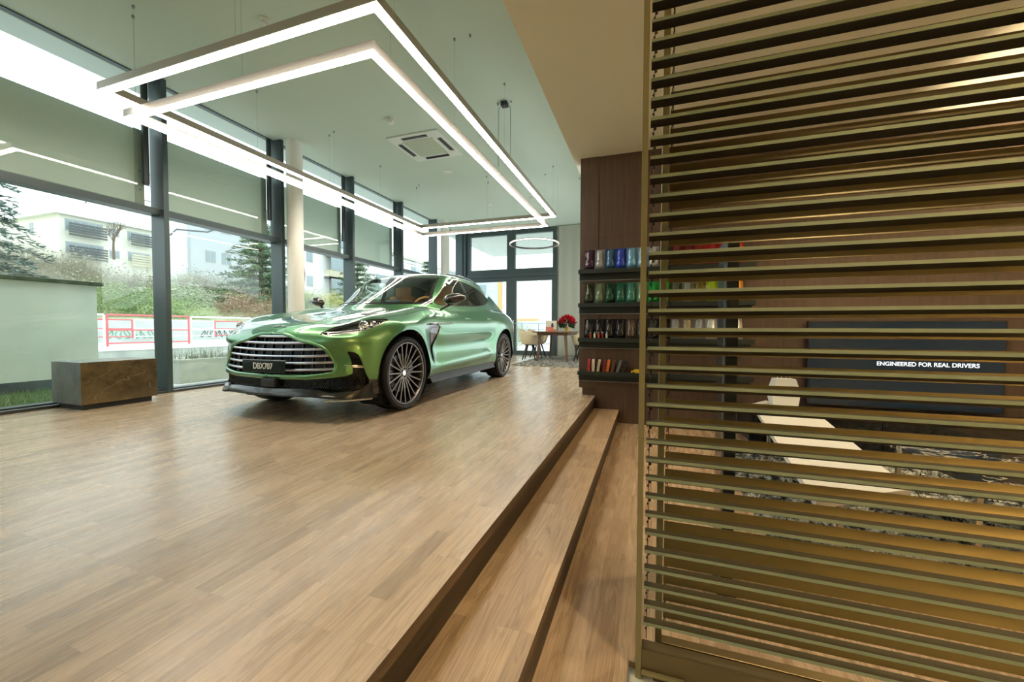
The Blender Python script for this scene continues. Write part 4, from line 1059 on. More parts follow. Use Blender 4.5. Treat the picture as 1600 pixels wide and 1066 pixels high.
MB().box(-1.62, -.27, .05, 1.62, .29, .36, .006).build('sideboard_body', mat('black lacquer', (.012,.014,.016), .3), e)
for k in range(3):
    MB().box(-1.60+k*1.07, -.282, .07, -.54+k*1.07, -.271, .335, .002).build('drawer_front', bpy.data.materials['black lacquer'], e)
for x in (-1.5, 1.5): MB().box(x-.03, -.2, 0, x+.03, .2, .05).build('foot', BLACKM, e)
e = empty('lounge_table', (1.15, 3.3, 0), 0, 'long low white table with slanting edges behind the louvres', 'table')
P = [(.02,1.50),(.30,1.05),(.02,-.95),(-.45,-1.25),(-.16,1.25)]; WHT = mat('white lacquer', (.72,.72,.67), .35)
MB().prism(P, 'z', .415, .45).build('tabletop', WHT, e)
for (x, y) in ((-.25,-.95),(.0,.9),(.10,.2),(-.02,1.2)): MB().lathe([(0,0),(.02,0),(.02,.415),(0,.415)], (x,y,0), 'z', 12).build('leg', BRIGHTM, e)
e = empty('paper_bag', (1.245, 4.50, .45), .15, 'white paper carrier bag standing on the far end of the low white table', 'bag')
MB().prism([(-.10,0),(.11,0),(.13,.14),(.085,.27),(-.085,.27),(-.13,.13)], 'y', -.05, .05).build('bag_body', mat('white paper', (.62,.64,.62), .7), e)
for y in (-.04, .04): MB().tube([(-.04,y,.26),(-.035,y,.31),(0,y,.33),(.035,y,.31),(.04,y,.26)], .003, 6).build('bag_handle', WHT, e)
def marble():
    m = mat('black white-veined marble', rough=.12, coat=.5); N, L, b = nodes(m)
    t = N.new('ShaderNodeTexCoord'); v = N.new('ShaderNodeTexNoise'); v.inputs['Scale'].default_value = 3; v.inputs['Detail'].default_value = 8; v.inputs['Distortion'].default_value = 1.8; L.new(t.outputs['Object'], v.inputs['Vector'])
    s = N.new('ShaderNodeMath'); s.operation = 'SUBTRACT'; s.inputs[1].default_value = .5; L.new(v.outputs['Fac'], s.inputs[0]); a = N.new('ShaderNodeMath'); a.operation = 'ABSOLUTE'; L.new(s.outputs[0], a.inputs[0])
    r = N.new('ShaderNodeValToRGB'); r.color_ramp.elements[0].position = .0; r.color_ramp.elements[0].color = (.55,.52,.42,1); r.color_ramp.elements[1].position = .03; r.color_ramp.elements[1].color = (.02,.022,.02,1)
    L.new(a.outputs[0], r.inputs['Fac']); L.new(r.outputs['Color'], b.inputs['Base Color']); return m
e = empty('coffee_table', (2.0, 2.95, 0), 0, 'black white-veined marble coffee table on thin legs behind the louvres', 'table')
MB().box(-.48, -.38, .42, .50, .42, .45, .006).build('tabletop', marble(), e)
for x in (-.42, .44):
    for y in (-.32, .36): MB().box(x-.012, y-.012, .012, x+.012, y+.012, .42).build('leg', BRIGHTM, e)
def shag(name, x0, y0, x1, y1, z, c1, c2, lab, n=16000, seed=3):
    rnd = random.Random(seed); b = MB(); b.box(x0, y0, z, x1, y1, z+.012)
    for i in range(n):
        x, y = rnd.uniform(x0,x1), rnd.uniform(y0,y1); a = rnd.uniform(0, 2*PI); h = rnd.uniform(.018,.042); wd = rnd.uniform(.005,.011); lx, ly = rnd.uniform(-.03,.03), rnd.uniform(-.03,.03)
        b.add([(x-wd*math.cos(a),y-wd*math.sin(a),z+.01),(x+wd*math.cos(a),y+wd*math.sin(a),z+.01),(x+lx,y+ly,z+h)], [(0,1,2)])
    m = noisy(mat(name+' pile', rough=.9), c1, c2, (16,16,16), 5, .42, .58)
    return tag(b.build(name, m, fix=False), lab, 'rug')
shag('lounge_rug', .66, 2.44, 3.4, 4.55, 0, (.012,.014,.013), (.50,.52,.46), 'black and grey shaggy rug lying behind the louvred screen', 22000)
shag('rug', -3.05, 8.75, -.7, 11.6, PZ, (.12,.12,.11), (.52,.50,.44), 'grey shaggy rug under the dining table by the doors', 16000, 5)
e = empty('display_column', (.345, 1.985, 0), 0, 'slim black freestanding display seen edge-on just behind the screens', 'display')
MB().box(-.024, -.02, .015, .024, .22, 1.60, .003).build('column_body', mat('black display body', (.012,.016,.02), .25, coat=.4), e)
MB().box(-.033, -.022, .015, -.028, -.016, 1.60).build('edge_strip', FRAMEG, e, label='pale metal edge strip')
MB().box(-.04, -.02, 0, .04, .22, .015, .003).build('base_plate', BLACKM, e)
for x, y in ((1.0, 2.6), (2.5, 2.4), (1.9, 4.1), (3.4, 3.6)):
    e = empty('downlight', (x, y, 3.38), 0, ['small recessed downlight above the black display','small recessed downlight above the marble table','small recessed downlight near the television wall','small recessed downlight at the right of the lounge'][[1.0,2.5,1.9,3.4].index(x)], 'downlight', 'recessed downlights behind the screen')
    MB().lathe([(.030,0),(.030,-.004),(.048,-.004),(.050,0)], n=24).build('trim_ring', ACW, e)
    MB().lathe([(0,-.001),(.029,-.001)], n=24).build('lamp_disc', mat('warm lamp', (1,.8,.5), .5, emit=(1,.72,.38), estr=12) if 'warm lamp' not in bpy.data.materials else bpy.data.materials['warm lamp'], e)
    o = lamp('downlight_lamp', 'SPOT', (0, 0, -.02), 75, (1,.78,.52), spot_size=R(95), spot_blend=.6, shadow_soft_size=.03); o.parent = e
for x, y, en in ((1.1, .35, 90), (.55, -.9, 50)):  # unseen lamps added to brighten the screed in front of the screen
    e = empty('downlight', (x, y, 3.38), 0, 'added recessed downlight above the pale screed floor, '+('nearer the louvred screen' if y > 0 else 'farther from the louvred screen'), 'downlight', 'added downlights in front of the screen')
    MB().lathe([(.030,0),(.030,-.004),(.048,-.004),(.050,0)], n=24).build('trim_ring', ACW, e)
    MB().lathe([(0,-.001),(.029,-.001)], n=24).build('lamp_disc', bpy.data.materials['warm lamp'], e)
    o = lamp('downlight_lamp', 'SPOT', (0, 0, -.02), en, (1,.84,.64), spot_size=R(85), spot_blend=.5, shadow_soft_size=.03); o.parent = e

e = empty('added_uplighter', (4.0, -1.7, -.022), 0, 'tall bronze uplighter floor lamp added behind the viewer, unseen', 'floor lamp')  # unseen lamp added to give the slats their golden glow
MB().lathe([(0,0),(.15,0),(.15,.02),(.02,.03),(.014,.05),(.014,1.75),(0,1.75)], n=24).build('lamp_stand', BRONZE, e, smooth='auto')
MB().lathe([(.02,1.72),(.10,1.80),(.16,1.90),(.155,1.90),(.095,1.81),(.015,1.74)], n=32).build('lamp_bowl', BRONZE, e, smooth='auto')
o = lamp('added_uplight', 'SPOT', (0, 0, 1.86), 760, (1,.70,.34), rot=(PI,0,0), spot_size=R(100), spot_blend=.3, shadow_soft_size=.06); o.parent = e

for (x, y, en, lab) in ((4.0, 4.3, 330, 'bronze uplighter floor lamp added unseen in the lounge, past the right edge'),):  # second unseen uplighter, added to brighten the lounge ceiling
    f = copy_tree(e); f.location = (x, y, 0 if y > 0 else -.022); f['label'] = lab
    for ch in f.children:
        if ch.type == 'LIGHT': ch.data = ch.data.copy(); ch.data.energy = en; ch.data.color = (1,.80,.52)

# ------------------------------------------------------------------ table, chairs, plant by the doors
WALN = veneer('walnut', (.10,.05,.03), (.19,.10,.06), .4)
e = empty('dining_table', (-2.33, 10.6, PZ), 0, 'walnut table with splayed legs on the grey rug by the doors', 'table')
MB().box(-.50, -.82, .765, .50, .82, .790, .006).build('tabletop', WALN, e, label='thin tabletop'); MB().box(-.40, -.70, .69, .40, .70, .765).build('apron', WALN, e)
for x, y in ((-.33,-.66),(.33,-.66),(-.33,.66),(.33,.66)):
    b = MB(); sx, sy = (1 if x > 0 else -1), (1 if y > 0 else -1)
    t0, t1 = .036, .026
    vs = [(x-t0,y-t0,.76),(x+t0,y-t0,.76),(x+t0,y+t0,.76),(x-t0,y+t0,.76)]; X, Y_ = x+sx*.06, y+sy*.05
    vs += [(X-t1,Y_-t1,0.03),(X+t1,Y_-t1,.03),(X+t1,Y_+t1,.03),(X-t1,Y_+t1,.03)]
    b.add(vs, [(0,1,2,3),(7,6,5,4),(0,4,5,1),(1,5,6,2),(2,6,7,3),(3,7,4,0)]); b.build('leg', WALN, e)
CRM = mat('cream upholstery', (.66,.56,.38), .7)
def make_chair(lab):
    e = empty('armchair', (0,0,0), 0, lab, 'chair', 'cream tub chairs around the table')
    # shell: bucket with arms flowing into the back (front is +x)
    b = MB(); nA, nB = 36, 10; vs = []
    for i in range(nA+1):
        a = -PI*.80+2*PI*.80*i/nA           # angle measured from the back
        ca = math.cos(a); back = (1+ca)/2
        top = .65+.17*back**1.6 if True else 0
        for j in range(nB+1):
            t = j/nB; r = .17+.115*t**.55; rr = r*(1+.04*back)
            z = .43+ (top-.43)*t**1.3
            vs.append((-rr*ca*1.02, rr*math.sin(a), z))
    n_ = nB+1
    b.add(vs, [(i*n_+j, (i+1)*n_+j, (i+1)*n_+j+1, i*n_+j+1) for i in range(nA) for j in range(nB)])
    sh = b.build('shell', CRM, e, smooth=True); md = sh.modifiers.new('s', 'SOLIDIFY'); md.thickness = .028; md.offset = 0
    s = MB(); s.lathe([(0,.40),(.16,.405),(.215,.425),(.235,.455),(.215,.478),(.12,.485),(0,.485)], n=32); s.build('seat', CRM, e, smooth=True)
    for k in range(4):
        a = PI/4+k*PI/2; g = MB(); g.tube([(.10*math.cos(a),.10*math.sin(a),.41),(.25*math.cos(a),.25*math.sin(a),.0)], [.023,.014], 10); g.build('leg', BLACKM, e, smooth=True)
    g = MB(); g.box(-.13,-.13,.385,.13,.13,.405,.006); g.build('leg_frame', BLACKM, e)
    return e
c0 = make_chair('cream tub chair left of the table, nearer the viewer')
for i, (x, y, rz, lab) in enumerate(((-3.02,10.25,.1,''),(-3.02,11.05,-.1,'cream tub chair left of the table, nearer the glazed doors'),(-1.62,10.25,PI-.1,'cream tub chair half hidden by the wooden partition'),(-1.62,11.1,PI,'cream tub chair behind the right rear of the table'))):
    o = c0 if i == 0 else copy_tree(c0); o.location = (x, y, PZ+.03); o.rotation_euler = (0,0,rz)
    if lab: o['label'] = lab
# poinsettia
e = empty('potted_poinsettia', (-2.06, 10.45, PZ+.79), 0, 'red poinsettia in a yellow pot standing on the table', 'potted plant')
MB().lathe([(0,0),(.045,0),(.062,.11),(.066,.11),(.066,.125),(.055,.125),(.05,.10),(0,.10)], n=28).build('flower_pot', mat('yellow pot', (.72,.48,.06), .4), e, smooth='auto')
rnd = random.Random(8)
def leafball(name, m, n, c, r, sx, lo, hi, size, e):
    b = MB()
    for i in range(n):
        th = rnd.uniform(0, 2*PI); ph = math.acos(rnd.uniform(lo, hi)); rr = r*rnd.uniform(.6, 1)
        p = Vector((c[0]+rr*sx*math.sin(ph)*math.cos(th), c[1]+rr*sx*math.sin(ph)*math.sin(th), c[2]+rr*math.cos(ph)))
        d = (p-Vector(c)).normalized(); d = (d+Vector((rnd.uniform(-.6,.6),rnd.uniform(-.6,.6),rnd.uniform(-.5,.3)))).normalized(); s_ = d.cross(Vector((rnd.random(),rnd.random(),rnd.random()))).normalized(); L_ = size*rnd.uniform(.7,1.2)
        nn = d.cross(s_)*.15*L_
        b.add([p, p+d*L_*.5+s_*L_*.28+nn, p+d*L_, p+d*L_*.5-s_*L_*.28+nn], [(0,1,2),(0,2,3)])
    return b.build(name, m, e, fix=False)
leafball('foliage', mat('dark green leaf', (.025,.07,.02), .5), 260, (0,0,.20), .15, 1.15, -.5, .7, .09, e)
leafball('red_bracts', mat('red bract', (.55,.010,.025), .45), 330, (0,0,.24), .16, 1.25, -.05, 1, .085, e)
# brochure card and leaflets
e = empty('brochure_card', (-2.44, 10.25, PZ+.79), .25, 'cream and coral folded brochure card standing on the table', 'brochure')
b = MB(); b.prism([(-.14,0),(.14,0),(.14,.28),(-.14,.28)], 'y', -.002, .002); b.build('card_panel', mat('cream card', (.72,.66,.55), .6), e)
b = MB(); b.add([(-.14,.0,0),(-.14,.004,.28),(-.08,.11,.27),(-.08,.11,0)], [(0,1,2,3)]); b.add([(-.142,.0,0),(-.142,.004,.28),(-.082,.112,.27),(-.082,.112,0)], [(3,2,1,0)]); b.build('card_flap', bpy.data.materials['cream card'], e)
b = MB(); b.box(-.145,-.006,.0,.05,-.003,.12); b.box(.02,-.006,.0,.13,-.003,.06); b.build('coral_print', mat('coral print', (.70,.20,.13), .6), e)
b = MB(); b.lathe([(0,0),(.028,.02),(.035,.06),(.02,.11),(0,.13)], (.03,-.006,.10), 'z', 12); b.v = [(x, -.006-(-.006-y)*.1, z) for x, y, z in b.v]; b.build('dark_print', mat('dark print', (.05,.05,.07), .6), e)
for i, (x, y, a) in enumerate(((-2.62,10.2,.2),(-2.55,10.5,-.3))):
    tag(MB().box(-.10,-.07,0,.10,.07,.006).build('leaflet', WHT, loc=(x,y,PZ+.79)), ['white leaflet lying at the near left edge of the table','white leaflet lying in the middle of the table'][i], 'leaflet')
# ------------------------------------------------------------------ outside
GRND = noisy(mat('pale pavement', rough=.8), (.62,.62,.60), (.72,.72,.70), (2,2,2), 6)
GRASS = noisy(mat('lawn', rough=.9), (.10,.18,.06), (.22,.32,.12), (9,9,9), 6)
struct(MB().box(-16.2, 4.3, .05, -6.26, 60, .20).build('floor', GRND))['label'] = 'pale pavement outside'
struct(MB().box(-6.26, 12.7, .05, 12, 60, .20).build('floor', GRND))['label'] = 'pale pavement outside the doors'
struct(MB().box(-9.0, -8, .05, -6.7, 4.3, .19).build('floor', mat('soil', (.10,.12,.06), .9)))['label'] = 'soil strip outside'
struct(MB().box(-6.7, -8, .05, -6.26, 4.3, .24).build('trim_40', GRND))
rnd = random.Random(11)
b = MB()
for i in range(16000):
    x, y = rnd.uniform(-8.95,-6.72), rnd.uniform(-5,4.25); h = rnd.uniform(.03,.09); a = rnd.uniform(0,2*PI); lx, ly = rnd.uniform(-.03,.03), rnd.uniform(-.03,.03)
    b.add([(x-.006*math.cos(a),y-.006*math.sin(a),.19),(x+.006*math.cos(a),y+.006*math.sin(a),.19),(x+lx,y+ly,.19+h)], [(0,1,2)])
tag(b.build('grass', GRASS, fix=False), 'short green grass between the windows and the rendered garden wall', 'grass', kind='stuff')
# rendered garden wall on the left
e = empty('garden_wall', (-9.15, 1.0, .1), 0, 'pale green rendered garden wall with a dark cap outside the left window', 'wall')
PLAS = noisy(mat('pale green render', rough=.9), (.66,.72,.63), (.76,.80,.72), (1.6,1.6,1.6), 8, .3, .7)
MB().box(-.15, -9, .26, .15, 3.15, 1.80).build('rendered_face', PLAS, e); MB().box(-.15, -9, -.05, .16, 3.16, .26).build('dark_plinth', noisy(mat('dark render', rough=.9), (.07,.085,.09), (.12,.14,.145), (2,2,2)), e)
MB().box(-.22, -9, 1.80, .22, 3.22, 1.86, .01).build('wall_cap', noisy(mat('mossy cap', rough=.9), (.05,.07,.04), (.10,.13,.07), (9,9,9)), e)
# concrete planters
def planter(x, y0, y1, lab):
    e = empty('planter', (x, (y0+y1)/2, .20), 0, lab, 'planter', 'concrete planters on the pavement'); h = (y1-y0)/2
    b = MB(); b.box(-.45,-h,0,.0,h,.42,.01); b.build('trough', noisy(mat('planter concrete', rough=.9), (.46,.48,.41), (.56,.58,.50), (3,3,3), 7) if 'planter concrete' not in bpy.data.materials else bpy.data.materials['planter concrete'], e)
    b = MB()
    for i in range(420):
        px_, py = rnd.uniform(-.42,-.03), rnd.uniform(-h+.05, h-.05); g = rnd.uniform(.04,.22)*(1.3 if (py+h)/(2*h) < .45 else .7); lx, ly = rnd.uniform(-.06,.06), rnd.uniform(-.06,.06)
        b.add([(px_-.006,py,.41),(px_+.006,py,.41),(px_+lx,py+ly,.41+g)], [(0,1,2)])
    b.build('dry_plants', noisy(mat('dry plants', rough=.9), (.22,.16,.10), (.24,.30,.14), (9,9,9)), e, fix=False, label='dry brown and green plants')
    for k in range(3):
        b = MB(); b.ball((rnd.uniform(-.3,-.15), -h+.5+k*.45, .43), .13, (1,1.3,.8), 10, 7); b.build('stone', noisy(mat('pale stone', rough=.9), (.42,.46,.43), (.58,.6,.57), (8,8,8)) if 'pale stone' not in bpy.data.materials else bpy.data.materials['pale stone'], e, smooth=True)
    return e
planter(-7.80, 4.68, 6.6, 'low pale concrete planter with dry plants just outside the second window bay')
planter(-7.80, 7.1, 9.0, 'low pale concrete planter farther along the pavement, mostly behind the car')
# low wall and railings
WHP = mat('white paint', (.85,.86,.86), .5); REP = mat('red paint', (.72,.16,.17), .5)
kerb = noisy(mat('grey kerb wall', rough=.9), (.40,.42,.38), (.52,.54,.50), (2,2,2))
e = empty('kerb_wall', (-15.0, 20, 0), 0, 'low grey wall with a white coping carrying the nearer railing', 'wall'); MB().box(-.2,-20,.2,.2,40,.50).build('kerb_face', kerb, e); MB().box(-.24,-20,.50,.24,40,.62).build('white_coping', WHP, e)
def railing(X, y0, n, L, z0_, z1_, lab, seq):
    e = empty('railing', (X, y0, z0_), 0, lab, 'railing', 'red and white street railings')
    for k in range(n):
        a, b_ = k*L, (k+1)*L; m = WHP if seq[k % len(seq)] else REP; h = z1_-z0_
        q = MB(); q.tube([(0,a+.03,0),(0,a+.03,h)], .028, 8); q.tube([(0,b_-.04,0),(0,b_-.04,h)], .028, 8)
        q.tube([(0,a+.03,h),(0,b_-.04,h)], .028, 8); q.tube([(0,a+.03,h*.52),(0,b_-.04,h*.52)], .022, 8); q.tube([(0,a+.03,h*.10),(0,b_-.04,h*.10)], .022, 8)
        q.build('rail_section', m, e, label=('white' if m is WHP else 'red')+' section')
railing(-15.0, 2.6, 12, 2.25, .62, 1.56, 'nearer red and white street railing', [0,1,0,1,0,0,1,0])
railing(-20.5, 4.0, 12, 3.3, .72, 1.50, 'farther red and white street railing', [1,0,1,0])
struct(MB().box(-26, -10, .0, -15.2, 70, .45).build('floor', noisy(mat('street', rough=.85), (.50,.52,.52), (.58,.6,.6), (.6,.6,.6))))['label'] = 'street beyond the railing'
e = empty('graffiti_wall', (-24, 25, .4), 0, 'pale concrete retaining wall with scrawled graffiti across the street', 'wall')
MB().box(-.2,-32,0,.2,40,1.15).build('retaining_face', noisy(mat('retaining concrete', rough=.9), (.52,.54,.52), (.64,.66,.64), (1,1,1)), e)
for i, (y, s_, c) in enumerate(((-13.6,.5,(.12,.40,.22)),(-9.5,.45,(.05,.05,.06)),(-7.9,.5,(.06,.06,.08)),(-6.0,.5,(.05,.05,.06)))):
    q = MB()
    for k in range(6):
        pts = [(.215, y+k*.32+.12*math.sin(t*5+k), .45+.2*math.cos(t*4+k*1.7)) for t in np.linspace(0, 1.6, 10)]; q.tube(pts, .014, 5)
    q.build('graffiti', mat('spray paint %d' % i, c, .7), e)
# hillside
def hill():
    X = np.linspace(-24.2, -75, 24); Y_ = np.linspace(-20, 110, 50); vs = []
    for x in X:
        for y in Y_:
            t = (-24.2-x); z = 1.2+ 3.9*(1-math.exp(-t/14))+.5*math.sin(y*.3+x*.2)*min(t/6,1); vs.append((x,y,z))
    b = MB(); b.add(vs, [(i*50+j,(i+1)*50+j,(i+1)*50+j+1,i*50+j+1) for i in range(23) for j in range(49)]); return b
hb = struct(hill().build('floor', noisy(mat('hillside growth', rough=.95), (.30,.33,.18), (.48,.46,.32), (.8,.8,.8), 8), smooth=True)); hb['label'] = 'overgrown hillside'
def hz(x, y): t = -24.2-x; return 1.2+3.9*(1-math.exp(-t/14))+.5*math.sin(y*.3+x*.2)*min(t/6,1) if t > 0 else .45
LEAFM = {}
def leafm(k, c1, c2):
    if k not in LEAFM: LEAFM[k] = noisy(mat(k, rough=.8), c1, c2, (1.2,1.2,1.2), 5, .35, .65)
    return LEAFM[k]
def bush_mesh(seed, n, tw):
    r_ = random.Random(seed); b = MB()
    for i in range(n):
        th = r_.uniform(0,2*PI); ph = math.acos(r_.uniform(-.1,1)); rr = r_.uniform(.55,1)*(1+.22*math.sin(3*th+seed)+.15*math.sin(5*ph*2+seed))
        p = Vector((rr*math.sin(ph)*math.cos(th), rr*math.sin(ph)*math.sin(th), rr*math.cos(ph)))
        d = Vector((r_.uniform(-1,1),r_.uniform(-1,1),r_.uniform(-.6,1))).normalized(); s_ = d.cross(Vector((r_.random(),r_.random(),.3))).normalized(); L_ = r_.uniform(.03,.065)
        b.add([p, p+d*L_*.5+s_*L_*.3, p+d*L_, p+d*L_*.5-s_*L_*.3], [(0,1,2,3)])
    for i in range(tw):
        th = r_.uniform(0,2*PI); q = r_.uniform(.1,.9); h = r_.uniform(.7,1.25)*math.sqrt(max(0,1-q*q*.7)); x, y = q*math.cos(th), q*math.sin(th)
        b.add([(x*.5,y*.5,0),(x*.5+.008,y*.5,0),(x+.0,y,h)], [(0,1,2)])
    return b.me('bush')
kinds = {'green': ((.20,.30,.12),(.42,.50,.24)), 'yellow green': ((.38,.42,.16),(.68,.62,.24)), 'russet': ((.40,.28,.20),(.56,.42,.32)), 'grey brown bare': ((.36,.34,.27),(.54,.51,.42)), 'pale green': ((.34,.40,.27),(.54,.58,.42))}
BM = {}
r5 = random.Random(4)
spots = []
for row, (x, n, y0, y1, h) in enumerate(((-28.2, 12, 5, 45, 1.5), (-31.5, 13, 6, 60, 1.9), (-35.5, 14, 8, 70, 2.1), (-41, 9, 8, 34, 2.3))):
    for k in range(n):
        y = y0+(y1-y0)*(k+r5.uniform(.2,.8))/n; ratio = y/-x
        if x <= -34: kd = 'grey brown bare' if ratio < .50 else r5.choice(['grey brown bare','pale green'])
        elif ratio < .42: kd = 'grey brown bare'
        elif ratio < .55: kd = r5.choice(['green','yellow green','green'])
        elif ratio < .75: kd = r5.choice(['russet','green','russet','pale green'])
        else: kd = r5.choice(['yellow green','green','pale green'])
        spots.append((x+r5.uniform(-1,1), y, h*r5.uniform(.8,1.25), kd, row))
rowname = ['low on the slope', 'on the lower slope', 'on the middle slope', 'atop the slope']
shr = []
for x, y, h, kd, row in spots:
    if kd not in BM:
        me = bush_mesh(len(BM)+1, 7000 if kd != 'grey brown bare' else 1800, 80 if kd != 'grey brown bare' else 2600); me.materials.append(leafm(kd+' leaves', *kinds[kd])); BM[kd] = me
    o = bpy.data.objects.new('bush', BM[kd]); COL.objects.link(o); o.location = (x, y, hz(x,y)-.2); o.scale = (h*1.15, h*1.35, h); o.rotation_euler = (0,0,r5.uniform(0,6))
    shr.append((row, kd, y/-x, o))
ORD = ['leftmost','second','third','fourth','fifth','sixth','seventh','eighth','ninth','tenth','eleventh','twelfth','thirteenth','fourteenth','fifteenth','sixteenth','seventeenth','eighteenth','nineteenth','twentieth','twenty-first','twenty-second']
for row in range(4):
    for kd in kinds:
        for k, q in enumerate(sorted([q for q in shr if q[0] == row and q[1] == kd], key=lambda q: q[2])):
            tag(q[3], '%s shrub %s, %s' % (kd, rowname[row], (ORD[k]+' from the left of that colour') if k else 'leftmost of that colour'), 'shrub', 'shrubs %s' % rowname[row])
# trees
BARK = mat('bark', (.14,.10,.07), .9)
def conifer(x, y, H, Rr, col, lab, seed=1, layers=16, droop=.35):
    r_ = random.Random(seed); e = empty('conifer', (x, y, hz(x,y)), 0, lab, 'tree', 'evergreen trees across the street')
    MB().tube([(0,0,0),(0,0,H)], [.22,.03], 8).build('trunk', BARK, e)
    b = MB()
    for l in range(layers):
        t = l/layers; z = H*(.10+.88*t); r0 = Rr*(1-t)**.75+.2; nb = int(9-3*t)
        for k in range(nb):
            a = 2*PI*k/nb+l*.7+r_.uniform(-.2,.2); L_ = r0*r_.uniform(.75,1.15); n = int(46*L_/Rr)+10
            for q in range(n):
                s_ = (q+.5)/n*L_; dz = -droop*s_*s_/L_+.12*s_; wv = .28*(1-s_/L_)*L_**.5+.12
                for w_ in range(5):
                    off = r_.uniform(-wv, wv); px_, py = s_*math.cos(a)-off*math.sin(a), s_*math.sin(a)+off*math.cos(a); pz = z+dz+r_.uniform(-.14,.08)
                    d = Vector((math.cos(a)+r_.uniform(-.8,.8), math.sin(a)+r_.uniform(-.8,.8), r_.uniform(-.5,.4))).normalized()*r_.uniform(.20,.38); up = Vector((-d.y, d.x, r_.uniform(-.1,.1)))*.18
                    b.add([(px_,py,pz),(px_+d.x*.5+up.x,py+d.y*.5+up.y,pz+d.z*.5+up.z),(px_+d.x,py+d.y,pz+d.z),(px_+d.x*.5-up.x,py+d.y*.5-up.y,pz+d.z*.5-up.z)], [(0,1,2,3)])
    b.build('needles', leafm(*col), e, fix=False)
conifer(-27, 7.6, 9.5, 3.3, ('blue green needles',(.14,.20,.18),(.34,.42,.38)), 'tall blue-green spruce at the far left edge outside', 2)
conifer(-29, 23.3, 7.2, 3.2, ('pine needles',(.13,.22,.12),(.32,.44,.26)), 'dark green pine seen through the second window bay', 5, 11, .15)
conifer(-33, 39, 7.6, 3.4, ('pine needles',(.13,.22,.12),(.32,.44,.26)), 'dark green pine seen just left above the windscreen of the car', 7, 11, .15)
conifer(-33, 55, 9.5, 3.0, ('pine needles',(.13,.22,.12),(.32,.44,.26)), 'dark green pine farthest along the street', 9, 13, .15)
def bare_tree(x, y, z, H, lab, seed, gr=None):
    r_ = random.Random(seed); b = MB(); 
    def br(p, d, L_, r0, n):
        q = p+d*L_; b.tube([p, (p+q)/2+Vector((r_.uniform(-1,1),r_.uniform(-1,1),0))*L_*.06, q], [r0, r0*.8, r0*.6], 5, cap=False)
        if n == 0: return
        for k in range(3 if n > 2 else 2+(r_.random() > .4)):
            d2 = (d+Vector((r_.uniform(-1,1),r_.uniform(-1,1),r_.uniform(-.1,.6)))*.65).normalized(); br(p+d*L_*r_.uniform(.6,1), d2, L_*r_.uniform(.6,.8), r0*.55, n-1)
    br(Vector((0,0,0)), Vector((0,0,1)), H*.33, .09, 5)
    tag(b.build('bare_tree', BARK, fix=False, loc=(x,y,z)), lab, 'tree', gr)
bare_tree(-36, 17.6, 6.0, 4.2, 'small bare tree in front of the long white apartment building', 3)
bare_tree(-32, 30.2, 5.3, 6.5, 'thin bare tree in front of the balconies right of the column', 6)
# buildings
FAC = mat('cream facade', (.80,.79,.70), .9); FACG = mat('pale grey facade', (.55,.58,.62), .9); FACW = mat('white facade', (.84,.85,.85), .9)
WIN = mat('pale window glass', (.30,.37,.41), .25); DRAIL = mat('balcony slats', (.12,.13,.13), .8); YEL = mat('ochre balcony', (.62,.58,.44), .9); DK = mat('window reveal', (.42,.46,.48), .7)
def grid(e, X, y0, y1, z0_, z1_, n, rail=None, rm=None):
    w_ = (y1-y0)/n
    f = MB().box(X-.02, y0, z0_, X+.03, y1, z1_).build('window', DK, e)
    b = MB()
    for k in range(n): b.box(X+.03, y0+k*w_+.08, z0_+.15, X+.06, y0+(k+1)*w_-.08, z1_-.12)
    b.build('panes', WIN, f, fix=False)
    if rail:
        b = MB()
        for k in range(5): b.box(X+.55, y0, z0_-.45+k*.22, X+.62, y1, z0_-.30+k*.22)
        b.build('balcony_rail', rm or DRAIL, e, fix=False)
B1 = empty('apartment_building', (0,0,0), 0, 'long white apartment building with dark balcony strips on the hilltop at the left', 'building')
b = MB(); b.prism([(18.6,3),(26.2,3),(26.2,10.3),(18.6,10.3)], 'x', -57, -45); b.build('wall', FAC, B1)
b = MB(); b.box(-57.4, 18.2, 10.3, -44.6, 26.5, 10.6); b.build('roof', FACW, B1)
for zt in (9.1, 7.25):
    grid(B1, -45, 18.9, 21.3, zt, zt+.95, 5, True); grid(B1, -45, 23.0, 24.7, zt, zt+.85, 3, True, DRAIL if zt > 8 else YEL)
for zt in (9.2, 7.3): grid(B1, -45, 21.7, 22.4, zt, zt+.7, 1)
for zt in (9.0, 6.9):
    q = MB().box(-49.4, 18.57, zt, -48.8, 18.62, zt+.9).build('window', DK, B1)
B2 = empty('apartment_building', (0,0,0), 0, 'plain pale apartment tower seen through the second window bay', 'building')
MB().box(-55, 26.6, 3, -45.5, 28.3, 14.2).build('wall', FACW, B2); MB().box(-55, 28.3, 3, -45, 36, 14.5).build('wall', FACG, B2)
for zt in (11.6, 8.2): 
    for yy in (29.7, 31.4): grid(B2, -45, yy, yy+1.1, zt, zt+1.3, 2)
B3 = empty('apartment_building', (0,0,0), 0, 'pale apartment block with stacked glazed balconies right of the white column', 'building')
MB().box(-52, 36.6, 3, -40.0, 46, 15.5).build('wall', FACW, B3)
for zt in (12.9, 9.9, 6.9):
    grid(B3, -39.0, 41.2, 44.8, zt-1.2, zt+.7, 4); b = MB(); b.box(-40, 41.0, zt-2.3, -39.0, 45.0, zt-1.25); b.build('balcony', YEL if zt < 12 else FACG, B3)
    b = MB(); b.box(-40, 41.0, zt+.7, -39.0, 45.0, zt+.95); b.build('balcony_slab', FACW, B3); grid(B3, -40, 38.2, 39.2, zt-.6, zt+.8, 1)
B4 = empty('apartment_building', (0,0,0), 0, 'long pale apartment block with shallow roof above the roof of the car', 'building')
